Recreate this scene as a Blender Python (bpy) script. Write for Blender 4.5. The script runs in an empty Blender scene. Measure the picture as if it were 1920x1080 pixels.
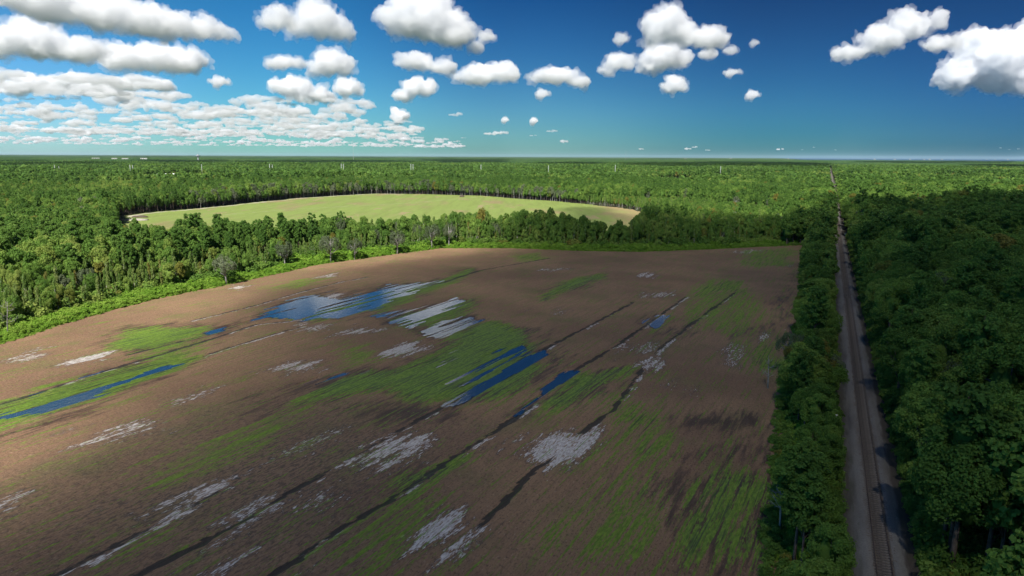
import bpy, bmesh, math, random, time
import numpy as np
from mathutils import Matrix, Vector
T0 = time.time()
R = random.Random(7)
NR = np.random.default_rng(11)
S = bpy.context.scene
C = S.collection

# ------------------------------------------------------------------ camera
H, F = 42.0, 1281.0
PITCH, ROLL = math.atan((540 - 293.5) / F), math.atan(8.5 / 1920)
cam = bpy.data.cameras.new('camera')
co = bpy.data.objects.new('camera', cam)
C.objects.link(co); S.camera = co
cam.lens = F / 1920 * 36; cam.sensor_width = 36
cam.clip_start = 1.0; cam.clip_end = 260000
co.location = (0, 0, H)
co.rotation_euler = (Matrix.Rotation(math.pi / 2 - PITCH, 3, 'X') @ Matrix.Rotation(ROLL, 3, 'Z')).to_euler()

# ------------------------------------------------------------------ light
SUN_EL, SUN_AZ = math.radians(50), math.radians(-165)      # behind the camera, a little to its left
SUN = Vector((math.sin(SUN_AZ) * math.cos(SUN_EL), math.cos(SUN_AZ) * math.cos(SUN_EL), math.sin(SUN_EL)))
w = bpy.data.worlds.new('World'); S.world = w; w.use_nodes = True
nt = w.node_tree; N = nt.nodes; L = nt.links
bg = N['Background']; bg.inputs[1].default_value = 0.05
sky = N.new('ShaderNodeTexSky'); sky.sky_type = 'NISHITA'; sky.sun_disc = False
sky.sun_elevation = SUN_EL; sky.sun_rotation = SUN_AZ; sky.air_density = 1.0; sky.dust_density = 0.2; sky.ozone_density = 2.0
hs = N.new('ShaderNodeHueSaturation'); hs.inputs['Saturation'].default_value = 1.35
L.new(sky.outputs[0], hs.inputs['Color'])
tc = N.new('ShaderNodeTexCoord'); dot = N.new('ShaderNodeVectorMath'); dot.operation = 'DOT_PRODUCT'
L.new(tc.outputs['Generated'], dot.inputs[0]); dot.inputs[1].default_value = (-1, 0, 0)
mr = N.new('ShaderNodeMapRange'); L.new(dot.outputs['Value'], mr.inputs[0])
mr.inputs[1].default_value = -1; mr.inputs[2].default_value = 1
def skyramp(stops):
    q = N.new('ShaderNodeValToRGB'); q.color_ramp.interpolation = 'EASE'; e = q.color_ramp.elements
    while len(e) < len(stops): e.new(.5)
    for k, (p_, c_) in zip(e, stops): k.position = (p_ + 1) / 2; k.color = (*c_, 1)
    L.new(mr.outputs[0], q.inputs[0]); return q.outputs[0]
low = skyramp([(-.6, (.06, .25, .60)), (-.35, (.09, .35, .66)), (0, (.24, .58, .88)), (.34, (.36, .90, 1.26)), (.6, (.62, 1.14, 1.80))])
high = skyramp([(-.6, (.09, .19, .33)), (-.35, (.09, .20, .36)), (0, (.10, .32, .56)), (.34, (.23, .74, 1.0)), (.6, (.45, .95, 1.10))])
sz = N.new('ShaderNodeSeparateXYZ'); L.new(tc.outputs['Generated'], sz.inputs[0])
mz = N.new('ShaderNodeMapRange'); L.new(sz.outputs[2], mz.inputs[0]); mz.inputs[1].default_value = .03; mz.inputs[2].default_value = .21
tint = N.new('ShaderNodeMix'); tint.data_type = 'RGBA'
L.new(mz.outputs[0], tint.inputs[0]); L.new(low, tint.inputs[6]); L.new(high, tint.inputs[7])
mu = N.new('ShaderNodeMix'); mu.data_type = 'RGBA'; mu.blend_type = 'MULTIPLY'; mu.inputs[0].default_value = 1
L.new(hs.outputs[0], mu.inputs[6]); L.new(tint.outputs[2], mu.inputs[7]); L.new(mu.outputs[2], bg.inputs[0])
sl = bpy.data.lights.new('sun', 'SUN'); sl.energy = 5.0; sl.angle = math.radians(.53); sl.color = (1, .955, .88)
so = bpy.data.objects.new('sun', sl); C.objects.link(so); so.rotation_euler = SUN.to_track_quat('Z', 'Y').to_euler()
S.view_settings.view_transform = 'Standard'; S.view_settings.look = 'None'
S.view_settings.exposure = 0.7; S.view_settings.gamma = 1; S.view_settings.use_curve_mapping = False
S.cycles.use_denoising = True
S.cycles.max_bounces = 26; S.cycles.diffuse_bounces = 4; S.cycles.glossy_bounces = 3; S.cycles.transmission_bounces = 4
S.cycles.volume_bounces = 24; S.cycles.transparent_max_bounces = 24
S.cycles.sample_clamp_indirect = 8

# ------------------------------------------------------------------ helpers
def G(px, py, z=0.0):
    """world point at height z seen at photograph pixel px, py (survey of the photograph)"""
    u, v = px - 960, 540 - py
    c, s = math.cos(ROLL), math.sin(ROLL)
    u, v = u * c - v * s, u * s + v * c
    d = (u, F * math.cos(PITCH) + v * math.sin(PITCH), -F * math.sin(PITCH) + v * math.cos(PITCH))
    t = (z - H) / d[2]
    return (d[0] * t, d[1] * t)

def tag(o, label=None, cat=None, group=None, kind=None):
    if label: o['label'] = label
    if cat: o['category'] = cat
    if group: o['group'] = group
    if kind: o['kind'] = kind
    return o

def mesh(name, v, f, mats=(), smooth=False, attrs=None, mi=None):
    me = bpy.data.meshes.new(name)
    v = np.asarray(v, dtype=np.float32)
    if isinstance(f, np.ndarray):
        n, k = f.shape
        me.vertices.add(len(v)); me.vertices.foreach_set('co', v.ravel())
        me.loops.add(n * k); me.loops.foreach_set('vertex_index', f.astype(np.int32).ravel())
        me.polygons.add(n); me.polygons.foreach_set('loop_start', np.arange(0, n * k, k, dtype=np.int32))
        me.update(calc_edges=True)
    else:
        me.from_pydata([tuple(map(float, q)) for q in v], [], f)
    for m in mats: me.materials.append(m)
    if mi is not None: me.polygons.foreach_set('material_index', np.asarray(mi, dtype=np.int32))
    me.polygons.foreach_set('use_smooth', np.full(len(me.polygons), smooth))
    for k, a in (attrs or {}).items():
        at = me.attributes.new(k, 'FLOAT', 'POINT'); at.data.foreach_set('value', np.asarray(a, dtype=np.float32))
    return me

def obj(name, me, parent=None, loc=(0, 0, 0), rz=0.0):
    o = bpy.data.objects.new(name, me); C.objects.link(o)
    o.location = loc; o.rotation_euler = (0, 0, rz); o.parent = parent
    return o

def empty(name, loc=(0, 0, 0), rz=0.0): return obj(name, None, None, loc, rz)

class MB:
    def __init__(s): s.v = []; s.f = []
    def box(s, c, d, rz=0.0):
        o = len(s.v); cs, sn = math.cos(rz), math.sin(rz)
        for i in (-.5, .5):
            for j in (-.5, .5):
                for k in (-.5, .5):
                    x, y = i * d[0], j * d[1]
                    s.v.append((c[0] + x * cs - y * sn, c[1] + x * sn + y * cs, c[2] + k * d[2]))
        s.f += [[o + a for a in q] for q in ((0, 1, 3, 2), (4, 6, 7, 5), (0, 4, 5, 1), (2, 3, 7, 6), (0, 2, 6, 4), (1, 5, 7, 3))]
        return s
    def tube(s, pts, rad, n=6, cap=True):
        pts = [Vector(p) for p in pts]; rings = []
        for i, p in enumerate(pts):
            d = (pts[min(i + 1, len(pts) - 1)] - pts[max(i - 1, 0)]).normalized()
            a = d.cross(Vector((0, 0, 1)) if abs(d.z) < .9 else Vector((1, 0, 0))).normalized(); b = d.cross(a)
            rings.append(len(s.v))
            for k in range(n):
                t = 2 * math.pi * k / n
                s.v.append(tuple(p + (a * math.cos(t) + b * math.sin(t)) * rad[i]))
        for i in range(len(pts) - 1):
            for k in range(n):
                a, b = rings[i], rings[i + 1]
                s.f.append([a + k, a + (k + 1) % n, b + (k + 1) % n, b + k])
        if cap:
            s.f.append([rings[0] + k for k in range(n)][::-1]); s.f.append([rings[-1] + k for k in range(n)])
        return s
    def prism(s, pts, h0, h1):
        o = len(s.v); n = len(pts)
        s.v += [(p[0], p[1], h0) for p in pts] + [(p[0], p[1], h1) for p in pts]
        s.f += [[o + i, o + (i + 1) % n, o + n + (i + 1) % n, o + n + i] for i in range(n)]
        s.f += [[o + i for i in range(n)][::-1], [o + n + i for i in range(n)]]
        return s
    def me(s, name, m, smooth=False): return mesh(name, s.v, s.f, [m], smooth)

_tab = NR.random((257, 257))
def vnoise(x, y, seed=0):
    x = np.asarray(x) + seed * 17.3; y = np.asarray(y) + seed * 5.7
    xi = np.floor(x).astype(int); yi = np.floor(y).astype(int)
    fx = x - xi; fy = y - yi; fx = fx * fx * (3 - 2 * fx); fy = fy * fy * (3 - 2 * fy)
    a = _tab[xi % 257, yi % 257]; b = _tab[(xi + 1) % 257, yi % 257]; c = _tab[xi % 257, (yi + 1) % 257]; d = _tab[(xi + 1) % 257, (yi + 1) % 257]
    return (a * (1 - fx) + b * fx) * (1 - fy) + (c * (1 - fx) + d * fx) * fy
def fbm(x, y, o=4, seed=0):
    r = 0; a = .5; t = 0
    for i in range(o): r = r + a * vnoise(x * 2 ** i, y * 2 ** i, seed + i); t += a; a *= .55
    return r / t
def sstep(a, b, x):
    t = np.clip((x - a) / (b - a), 0, 1); return t * t * (3 - 2 * t)
def sdf(px, py, poly):
    """signed distance to a polygon, negative inside"""
    P_ = np.asarray(poly, float); d = np.full(px.shape, 1e18); ins = np.zeros(px.shape, bool)
    n = len(P_)
    for i in range(n):
        ax, ay = P_[i]; bx, by = P_[(i + 1) % n]
        ex, ey = bx - ax, by - ay
        t = np.clip(((px - ax) * ex + (py - ay) * ey) / (ex * ex + ey * ey + 1e-12), 0, 1)
        d = np.minimum(d, (px - ax - t * ex) ** 2 + (py - ay - t * ey) ** 2)
        cond = (ay > py) != (by > py)
        with np.errstate(divide='ignore', invalid='ignore'):
            xx = ex * (py - ay) / (ey if abs(ey) > 1e-9 else 1e-9) + ax
        ins ^= cond & (px < xx)
    d = np.sqrt(d); return np.where(ins, -d, d)
def ldist(px, py, line):
    d = np.full(px.shape, 1e18)
    for (ax, ay), (bx, by) in zip(line, line[1:]):
        ex, ey = bx - ax, by - ay
        t = np.clip(((px - ax) * ex + (py - ay) * ey) / (ex * ex + ey * ey + 1e-12), 0, 1)
        d = np.minimum(d, (px - ax - t * ex) ** 2 + (py - ay - t * ey) ** 2)
    return np.sqrt(d)

# ------------------------------------------------------------------ materials
class Mat:
    def __init__(s, name, rough=.9, spec=.2):
        s.m = bpy.data.materials.new(name); s.m.use_nodes = True; s.t = s.m.node_tree
        s.b = s.t.nodes['Principled BSDF']; s.b.inputs['Roughness'].default_value = rough
        s.b.inputs['Specular IOR Level'].default_value = spec; s.out = s.t.nodes['Material Output']
    def n(s, ty, **k):
        q = s.t.nodes.new(ty)
        for a, b in k.items(): setattr(q, a, b)
        return q
    def l(s, a, b): s.t.links.new(a, b)
    def coord(s, kind='Object', scale=(1, 1, 1)):
        t = s.n('ShaderNodeTexCoord'); m = s.n('ShaderNodeMapping'); m.inputs['Scale'].default_value = scale
        s.l(t.outputs[kind], m.inputs[0]); return m.outputs[0]
    def pos(s, scale=(1, 1, 1)):
        t = s.n('ShaderNodeNewGeometry'); m = s.n('ShaderNodeMapping'); m.inputs['Scale'].default_value = scale
        s.l(t.outputs['Position'], m.inputs[0]); return m.outputs[0]
    def noise(s, co, scale=1., detail=3., rough=.55, dist=0.):
        q = s.n('ShaderNodeTexNoise'); q.inputs['Scale'].default_value = scale; q.inputs['Detail'].default_value = detail
        q.inputs['Roughness'].default_value = rough; q.inputs['Distortion'].default_value = dist
        if co is not None: s.l(co, q.inputs['Vector'])
        return q.outputs[0]
    def ramp(s, f, stops):
        q = s.n('ShaderNodeValToRGB'); e = q.color_ramp.elements
        while len(e) < len(stops): e.new(.5)
        for k, (p, c) in zip(e, stops): k.position = p; k.color = (*c, 1) if len(c) == 3 else c
        s.l(f, q.inputs[0]); return q.outputs[0]
    def mix(s, f, a, b, mode='MIX'):
        q = s.n('ShaderNodeMix', data_type='RGBA', blend_type=mode)
        for sock, v in ((q.inputs[0], f), (q.inputs[6], a), (q.inputs[7], b)):
            if hasattr(v, 'links'): s.l(v, sock)
            elif isinstance(v, (tuple, list)): sock.default_value = (*v, 1) if len(v) == 3 else v
            else: sock.default_value = v
        return q.outputs[2]
    def math(s, op, a, b=0., c=None, clamp=False):
        q = s.n('ShaderNodeMath', operation=op); q.use_clamp = clamp
        for sock, v in zip(q.inputs, (a, b, c)):
            if v is None: continue
            if hasattr(v, 'links'): s.l(v, sock)
            else: sock.default_value = v
        return q.outputs[0]
    def step(s, x, a, b):
        q = s.n('ShaderNodeMapRange', interpolation_type='SMOOTHSTEP'); s.l(x, q.inputs[0])
        q.inputs[1].default_value = a; q.inputs[2].default_value = b; return q.outputs[0]
    def attr(s, name): return s.n('ShaderNodeAttribute', attribute_name=name).outputs['Fac']
    def rnd(s): return s.n('ShaderNodeObjectInfo').outputs['Random']
    def col(s, c):
        if hasattr(c, 'links'): s.l(c, s.b.inputs['Base Color'])
        else: s.b.inputs['Base Color'].default_value = (*c, 1)
        return s
    def bump(s, h, dist=.05, st=1.):
        q = s.n('ShaderNodeBump'); q.inputs['Distance'].default_value = dist; q.inputs['Strength'].default_value = st
        s.l(h, q.inputs['Height']); s.l(q.outputs[0], s.b.inputs['Normal']); return s

def simple(name, c, rough=.8, var=.15, scale=2.):
    m = Mat(name, rough); n = m.noise(m.coord('Object'), scale, 4)
    a = tuple(x * (1 - var) for x in c); b = tuple(min(1, x * (1 + var)) for x in c)
    m.col(m.ramp(n, [(.3, a), (.7, b)])); return m.m

def leafmat(name, stops, trans=.42, yellow=0.0, patch=(.02, .05, .02)):
    """foliage: colour by tree (object random), by spray (rnd) and by stand (slow world noise)"""
    m = Mat(name, .7, .15)
    r = m.rnd(); a = m.attr('rnd'); g = m.noise(m.pos((1, .45, 1)), .006, 4, .6)
    f = m.math('ADD', m.math('MULTIPLY', r, .62), m.math('ADD', m.math('MULTIPLY', a, .3), m.math('MULTIPLY_ADD', g, 1.5, -.75)), clamp=True)
    c = m.ramp(f, stops)
    if yellow > 0:
        y = m.step(m.math('FRACT', m.math('MULTIPLY', r, 7.31)), 1 - yellow, 1.0)
        c = m.mix(m.math('MULTIPLY', y, .8), c, (.26, .20, .05))
    d = m.n('ShaderNodeBsdfDiffuse'); t = m.n('ShaderNodeBsdfTranslucent'); mx = m.n('ShaderNodeMixShader'); mx.inputs[0].default_value = trans
    m.l(c, d.inputs[0]); m.l(m.mix(.4, c, (.24, .36, .06), 'MIX'), t.inputs[0])
    m.l(d.outputs[0], mx.inputs[1]); m.l(t.outputs[0], mx.inputs[2]); m.l(mx.outputs[0], m.out.inputs['Surface'])
    m.t.nodes.remove(m.b); return m.m

M_BROAD = leafmat('broadleaf foliage', [(0., (.085, .165, .036)), (.35, (.135, .250, .050)), (.65, (.205, .325, .066)), (1., (.33, .39, .10))], yellow=.07)
M_PINE = leafmat('pine needles', [(0., (.078, .160, .038)), (.5, (.125, .240, .050)), (1., (.20, .32, .075))])
M_CYP = leafmat('cypress foliage', [(0., (.12, .22, .05)), (.5, (.20, .31, .075)), (1., (.30, .36, .12))], yellow=.14)
M_MOSS = leafmat('grey oak foliage', [(0., (0.075, 0.104, 0.052)), (.5, (0.128, 0.160, 0.085)), (1., (0.210, 0.240, 0.143))], trans=.15)
M_SHRUB = leafmat('shrub foliage', [(0., (.13, .27, .030)), (.5, (.22, .38, .050)), (1., (.32, .46, .08))])
M_FAR = leafmat('distant pine canopy', [(0., (.036, .085, .030)), (.5, (.062, .130, .036)), (1., (.115, .185, .050))])
M_BARK = simple('brown bark', (.13, .10, .08), .95, .35, 3)
M_PALE = simple('pale bark', (.56, .53, .47), .9, .25, 2)
M_GREY = simple('grey bark', (.26, .25, .23), .9, .3, 2)

# ------------------------------------------------------------------ regions (world metres)
LEDGE = [(-119, -40), (-117, 60), (-115, 120)] + [G(*p) for p in ((0, 650), (120, 610), (300, 560), (430, 535), (600, 497), (720, 480), (830, 466))]
FAR = [G(*p) for p in ((960, 466), (1080, 471), (1200, 473), (1320, 469), (1400, 465), (1505, 460))]
REDGE = [G(*p) for p in ((1490, 600), (1465, 700), (1448, 800), (1440, 900), (1428, 1000))] + [(20, 45), (6, 10), (-16, -40)]
FIELD = LEDGE + FAR + REDGE
MEADOW = [G(*p) for p in ((235, 404), (300, 396), (400, 388), (480, 379), (560, 371), (700, 363), (800, 364), (900, 367), (1050, 378), (1160, 389), (1215, 399))] + [G(x_, y_ + 4, 12.5) for x_, y_ in ((1160, 405), (1080, 402), (1000, 398), (900, 396), (800, 398), (700, 402), (600, 408), (450, 416), (300, 424), (245, 430))]
RAIL_A = np.array((9.5 - .4545 * 30, -30.0)); RAIL_K = .4545
RAIL_AZ = math.atan(RAIL_K)
def rail_perp(x, y): return (x - (9.5 + RAIL_K * y)) * math.cos(RAIL_AZ)
ROW_AZ = math.radians(28.3)

# ------------------------------------------------------------------ ground
gm = Mat('forest floor', .95)
p = gm.pos()
gm.col(gm.mix(gm.noise(p, .3, 4), (.016, .026, .009), (.045, .052, .020)))
gv = [(-120000, -3000, -.6), (120000, -3000, -.6), (120000, 160000, -.6), (-120000, 160000, -.6)]
o = obj('ground', mesh('ground', gv, [[0, 1, 2, 3]], [gm.m])); tag(o, kind='structure')

# ---------------------------------------------- ploughed field with its puddles
GREEN = [(1., [(553, 757), (613, 713), (690, 697), (740, 692), (800, 672), (845, 645), (838, 628), (887, 606), (940, 606), (987, 617), (993, 637), (1007, 667), (1020, 693), (990, 722), (940, 743), (880, 755), (840, 747), (787, 758), (760, 747), (723, 733), (680, 737), (640, 747)]),
 (.9, [(740, 545), (830, 522), (880, 505), (900, 507), (850, 530), (800, 548), (720, 580), (600, 600), (530, 595), (640, 570)]),
 (.95, [(880, 562), (895, 572), (860, 590), (800, 612), (760, 612), (745, 600), (800, 588), (840, 575)]),
 (.85, [(1015, 745), (1060, 712), (1110, 698), (1180, 690), (1160, 712), (1100, 745), (1030, 765), (1000, 757)]),
 (.75, [(1150, 742), (1190, 728), (1195, 760), (1240, 790), (1260, 830), (1200, 880), (1160, 860), (1170, 800), (1140, 790)]),
 (.42, [(1160, 860), (1250, 820), (1290, 870), (1290, 960), (1230, 1080), (1040, 1080), (1000, 1000), (1110, 930)]),
 (1.05, [(757, 905), (800, 875), (835, 862), (862, 862), (800, 898), (770, 915)]),
 (.62, [(735, 930), (790, 895), (830, 940), (760, 1000), (640, 1060), (560, 1078), (600, 1040), (680, 985)]),
 (1.1, [(-30, 775), (0, 762), (60, 742), (130, 717), (200, 697), (330, 668), (378, 672), (340, 692), (260, 722), (200, 742), (100, 768), (0, 800), (-30, 810)]),
 (1.1, [(205, 645), (235, 620), (290, 612), (380, 613), (388, 623), (340, 640), (330, 650), (260, 660), (215, 655)]),
 (.85, [(250, 672), (340, 650), (380, 638), (330, 668), (280, 678)]),
 (.6, [(490, 541), (540, 527), (620, 520), (590, 532), (520, 546)]),
 (.9, [(1050, 530), (1120, 514), (1130, 522), (1080, 540), (1010, 562), (1040, 540)]),
 (.7, [(955, 480), (1010, 475), (1030, 485), (980, 490)]),
 (.72, [(1310, 535), (1340, 522), (1390, 528), (1405, 545), (1340, 562), (1300, 565)]),
 (.5, [(1290, 560), (1400, 540), (1440, 580), (1420, 640), (1330, 620), (1270, 600)]),
 (.62, [(1380, 640), (1460, 635), (1470, 685), (1420, 695), (1375, 672)]),
 (.6, [(1395, 470), (1480, 464), (1500, 470), (1480, 500), (1380, 500)]),
 (.78, [(1250, 1000), (1290, 905), (1350, 880), (1400, 885), (1440, 940), (1420, 1040), (1350, 1050), (1270, 1050)]),
 (.6, [(650, 650), (690, 645), (700, 665), (720, 675), (660, 687), (640, 675)]),
 (.78, [(185, 1070), (260, 1010), (320, 988), (335, 998), (260, 1050), (170, 1085)]),
 (.75, [(320, 1045), (355, 1025), (375, 1030), (330, 1060)]),
 (.5, [(300, 860), (520, 785), (560, 755), (610, 762), (480, 840), (300, 920), (220, 900)]),
 (.7, [(1215, 610), (1260, 588), (1270, 598), (1220, 628)])]
WATER = [(1.0, [(462, 605), (500, 580), (545, 562), (590, 552), (640, 560), (690, 545), (730, 533), (775, 530), (825, 526), (780, 545), (730, 560), (705, 578), (660, 590), (640, 598), (600, 595), (560, 600), (500, 596)]),
 (.9, [(703, 592), (740, 583), (790, 575), (855, 558), (875, 565), (850, 582), (800, 604), (770, 617), (735, 606)]),
 (.6, [(788, 622), (830, 603), (880, 594), (903, 600), (870, 620), (830, 637), (800, 632)]),
 (.78, [(835, 718), (900, 683), (960, 652), (995, 648), (990, 660), (900, 702), (860, 724)]),
 (.85, [(825, 762), (900, 715), (960, 685), (1015, 658), (1022, 668), (960, 702), (880, 748), (845, 766)]),
 (1.1, [(1018, 728), (1060, 704), (1080, 698), (1047, 726), (1024, 737)]),
 (1.1, [(962, 780), (1008, 750), (1020, 744), (988, 776)]),
 (1.1, [(1212, 606), (1235, 589), (1247, 591), (1225, 612)]),
 (1.25, [(-60, 800), (0, 776), (60, 763), (150, 738), (230, 713), (300, 688), (350, 680), (300, 697), (215, 727), (190, 745), (90, 778), (0, 792), (-60, 812)]),
 (.9, [(55, 742), (130, 714), (200, 692), (200, 697), (130, 720), (60, 746)]),
 (.9, [(380, 624), (420, 611), (428, 616), (388, 630)]),
 (.62, [(560, 720), (620, 703), (690, 693), (690, 697), (620, 711), (570, 728)]),
 (.6, [(790, 690), (850, 655), (870, 655), (840, 690), (790, 705)])]
SAND_REFL = [(.85, [(150, 832), (190, 810), (260, 785), (312, 790), (300, 806), (240, 827), (180, 838)]),
 (.6, [(300, 752), (380, 730), (398, 738), (330, 760)]),
 (.85, [(508, 691), (540, 678), (578, 680), (583, 690), (530, 697)]),
 (1., [(643, 622), (680, 611), (714, 620), (692, 631), (655, 629)]),
 (1.05, [(720, 658), (760, 645), (800, 651), (782, 663), (735, 669)]),
 (1.1, [(655, 862), (690, 833), (740, 812), (785, 828), (775, 852), (720, 873), (690, 875)]),
 (1.0, [(972, 852), (988, 820), (1030, 806), (1100, 808), (1118, 840), (1060, 868), (1000, 866)]),
 (1.0, [(785, 1012), (797, 983), (850, 963), (908, 980), (872, 1022), (840, 1045), (812, 1012)]),
 (.9, [(1190, 517), (1215, 512), (1235, 516), (1220, 521)]), (.75, [(1200, 548), (1240, 544), (1255, 553), (1215, 557)]),
 (.8, [(1398, 627), (1430, 618), (1456, 624), (1462, 637), (1420, 641)]), (.62, [(1268, 725), (1310, 718), (1324, 746), (1290, 742)]),
 (.65, [(1178, 650), (1232, 643), (1243, 660), (1200, 667)]), (.95, [(1198, 676), (1230, 669), (1240, 682), (1205, 685)]),
 (.8, [(1020, 505), (1050, 502), (1065, 505), (1030, 509)]), (.6, [(1000, 586), (1050, 578), (1045, 590)]),
 (.75, [(1350, 472), (1430, 467), (1445, 473), (1380, 475)]), (.6, [(1455, 495), (1480, 492), (1478, 498)]),
  (.95, [(608, 555), (625, 548), (645, 551), (640, 558), (615, 561)]),  (.75, [(30, 672), (60, 662), (95, 658), (80, 669), (40, 678)]), (.85, [(105, 678), (150, 662), (190, 655), (206, 668), (150, 682)]),  # first patch paints a cloud's reflection in the pond as pale sand
 (1., [(168, 672), (190, 667), (205, 671), (185, 676)]),
 (1., [(298, 978), (345, 940), (400, 908), (440, 898), (422, 920), (345, 968)]),
 (.7, [(-10, 975), (0, 945), (30, 935), (52, 962), (20, 985)]), (.62, [(68, 957), (130, 928), (140, 938), (90, 962)]),
 (.9, [(360, 1085), (420, 1030), (470, 998), (500, 1003), (470, 1035), (420, 1085)]), (1.1, [(470, 1090), (530, 1045), (570, 1035), (560, 1060), (510, 1090)]),
 (.68, [(430, 985), (450, 950), (482, 938), (470, 975)]), (.6, [(1362, 672), (1390, 650), (1402, 665), (1370, 682)]),
 (.95, [(425, 542), (445, 536), (465, 535), (455, 543)]), (.8, [(592, 521), (625, 514), (622, 519)]),
 (.65, [(520, 960), (600, 930), (640, 920), (600, 960)]), (.58, [(560, 840), (600, 815), (640, 810), (600, 840)]),
 (.7, [(540, 622), (560, 608), (610, 606), (600, 618)])]
WET_DARK = [(.85, [(1250, 782), (1330, 772), (1455, 768), (1455, 802), (1380, 812), (1290, 800)]),  # first rows: dark streaks reaching in from the right field edge
 (.75, [(1230, 850), (1330, 842), (1450, 838), (1445, 866), (1360, 868), (1290, 862)]),
 (1.3, [(1340, 895), (1440, 890), (1445, 1000), (1420, 960), (1395, 930), (1350, 925)]),
 (.95, [(1200, 930), (1235, 895), (1300, 890), (1310, 940), (1240, 965)]),
 (1., [(1290, 1010), (1330, 890), (1365, 890), (1350, 1000), (1300, 1060)]), (1., [(1370, 1040), (1385, 950), (1410, 930), (1420, 1030), (1390, 1080)]),
 (.8, [(620, 762), (760, 752), (860, 770), (900, 790), (700, 790)]),
 (.8, [(330, 610), (460, 600), (560, 555), (640, 535), (640, 545), (560, 565), (480, 605), (400, 640)]),
 (.85, [(620, 560), (720, 530), (740, 530), (640, 562), (650, 575)]),
 (.75, [(1360, 620), (1440, 605), (1440, 622), (1390, 640)]), (.7, [(1240, 625), (1300, 600), (1320, 605), (1270, 640)]),
 (.6, [(1480, 500), (1505, 480), (1500, 560), (1470, 540)]), (.7, [(1440, 560), (1495, 545), (1490, 600), (1450, 590)]),
 (.9, [(195, 640), (205, 620), (240, 610), (400, 605), (395, 615), (240, 622)]),
 (.8, [(-30, 820), (0, 812), (110, 780), (200, 755), (120, 790), (0, 826)]),
 (.75, [(460, 760), (560, 720), (690, 690), (700, 685), (580, 740), (480, 790)]),
 (.9, [(780, 600), (840, 640), (850, 640), (800, 605)]), (.7, [(1030, 620), (1000, 640), (1030, 700), (1080, 690), (1040, 650)])]
ROUGH = [(-30, 1090), (-30, 960), (150, 885), (330, 790), (560, 740), (700, 775), (860, 800), (800, 860), (700, 960), (560, 1090)]
FUR = [('A', [(1377, 549), (1300, 605), (1240, 650), (1190, 712), (1150, 768), (1085, 815), (1030, 862), (1000, 882), (960, 925), (905, 980), (868, 1015), (835, 1050)], .62),
 ('B', [(1285, 557), (1225, 600), (1160, 645), (1060, 705), (980, 775), (900, 825), (820, 878), (720, 945), (600, 1015), (500, 1085)], .62),
 ('C', [(1187, 567), (1100, 613), (1010, 660), (840, 760), (760, 800), (650, 865), (540, 925), (430, 990), (370, 1022), (240, 1085)], .62),
 ('G', [(440, 898), (330, 965), (240, 1010), (150, 1058), (90, 1085)], .75),
 ('D', [(-20, 765), (60, 740), (160, 706), (290, 668), (400, 634), (480, 608), (560, 600)], .7),
 ('E', [(355, 602), (440, 582), (480, 572), (560, 548), (640, 528), (690, 519)], .6),
 ('K', [(380, 668), (440, 648), (500, 630), (565, 612)], .6),
 ('H', [(700, 560), (830, 530), (900, 507), (1030, 484)], .6), ('J', [(240, 665), (300, 650), (345, 638)], .5)]

ca, sa = math.cos(ROW_AZ), math.sin(ROW_AZ)
def to_st(x, y): return x * ca - y * sa, x * sa + y * ca      # across rows, along rows
ds, dt = .35, 1.0
sv = np.arange(-200, 62, ds); tv = np.arange(-30, 365, dt)
SS, TT = np.meshgrid(sv, tv, indexing='ij')
XX = SS * ca + TT * sa; YY = -SS * sa + TT * ca
dF = sdf(XX, YY, FIELD)
def accum(lst, soft, seed, jit=1.):
    acc = np.zeros(SS.shape)
    jx = ((fbm(SS * .25, TT * .07, 4, seed) - .5) * 8 + (vnoise(SS * 1.6, TT * .12, seed + 9) - .5) * 3.5) * jit
    for stg, poly in lst:
        P_ = [G(*q) for q in poly]
        st = [to_st(*q) for q in P_]
        s0, s1 = min(q[0] for q in st) - 12, max(q[0] for q in st) + 12
        t0, t1 = min(q[1] for q in st) - 12, max(q[1] for q in st) + 12
        i0, i1 = max(0, np.searchsorted(sv, s0)), np.searchsorted(sv, s1)
        j0, j1 = max(0, np.searchsorted(tv, t0)), np.searchsorted(tv, t1)
        if i1 <= i0 or j1 <= j0: continue
        sl_ = (slice(i0, i1), slice(j0, j1))
        d = sdf(SS[sl_], TT[sl_], st) + jx[sl_]
        acc[sl_] = np.maximum(acc[sl_], stg * (.5 + .5 * sstep(0, -soft * 1.6, d)) * sstep(soft, -soft * .15, d))
    return acc
a_green = accum(GREEN, 2.6, 1); a_water = accum(WATER, 1.4, 2, .55); a_sand_refl = accum(SAND_REFL, 2.4, 3, 1.8); a_wet_dark = accum(WET_DARK, 5., 4, 1.2)
wetring = accum([(1, p_) for s_, p_ in GREEN if s_ > .84] + [(1, p_) for s_, p_ in WATER], 4.5, 5)
a_wet_dark = np.maximum(a_wet_dark, wetring * 1.05)
a_rough = accum([(1., ROUGH)], 14., 6)
a_fur = np.zeros(SS.shape); f_sand = np.zeros(SS.shape)
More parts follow.
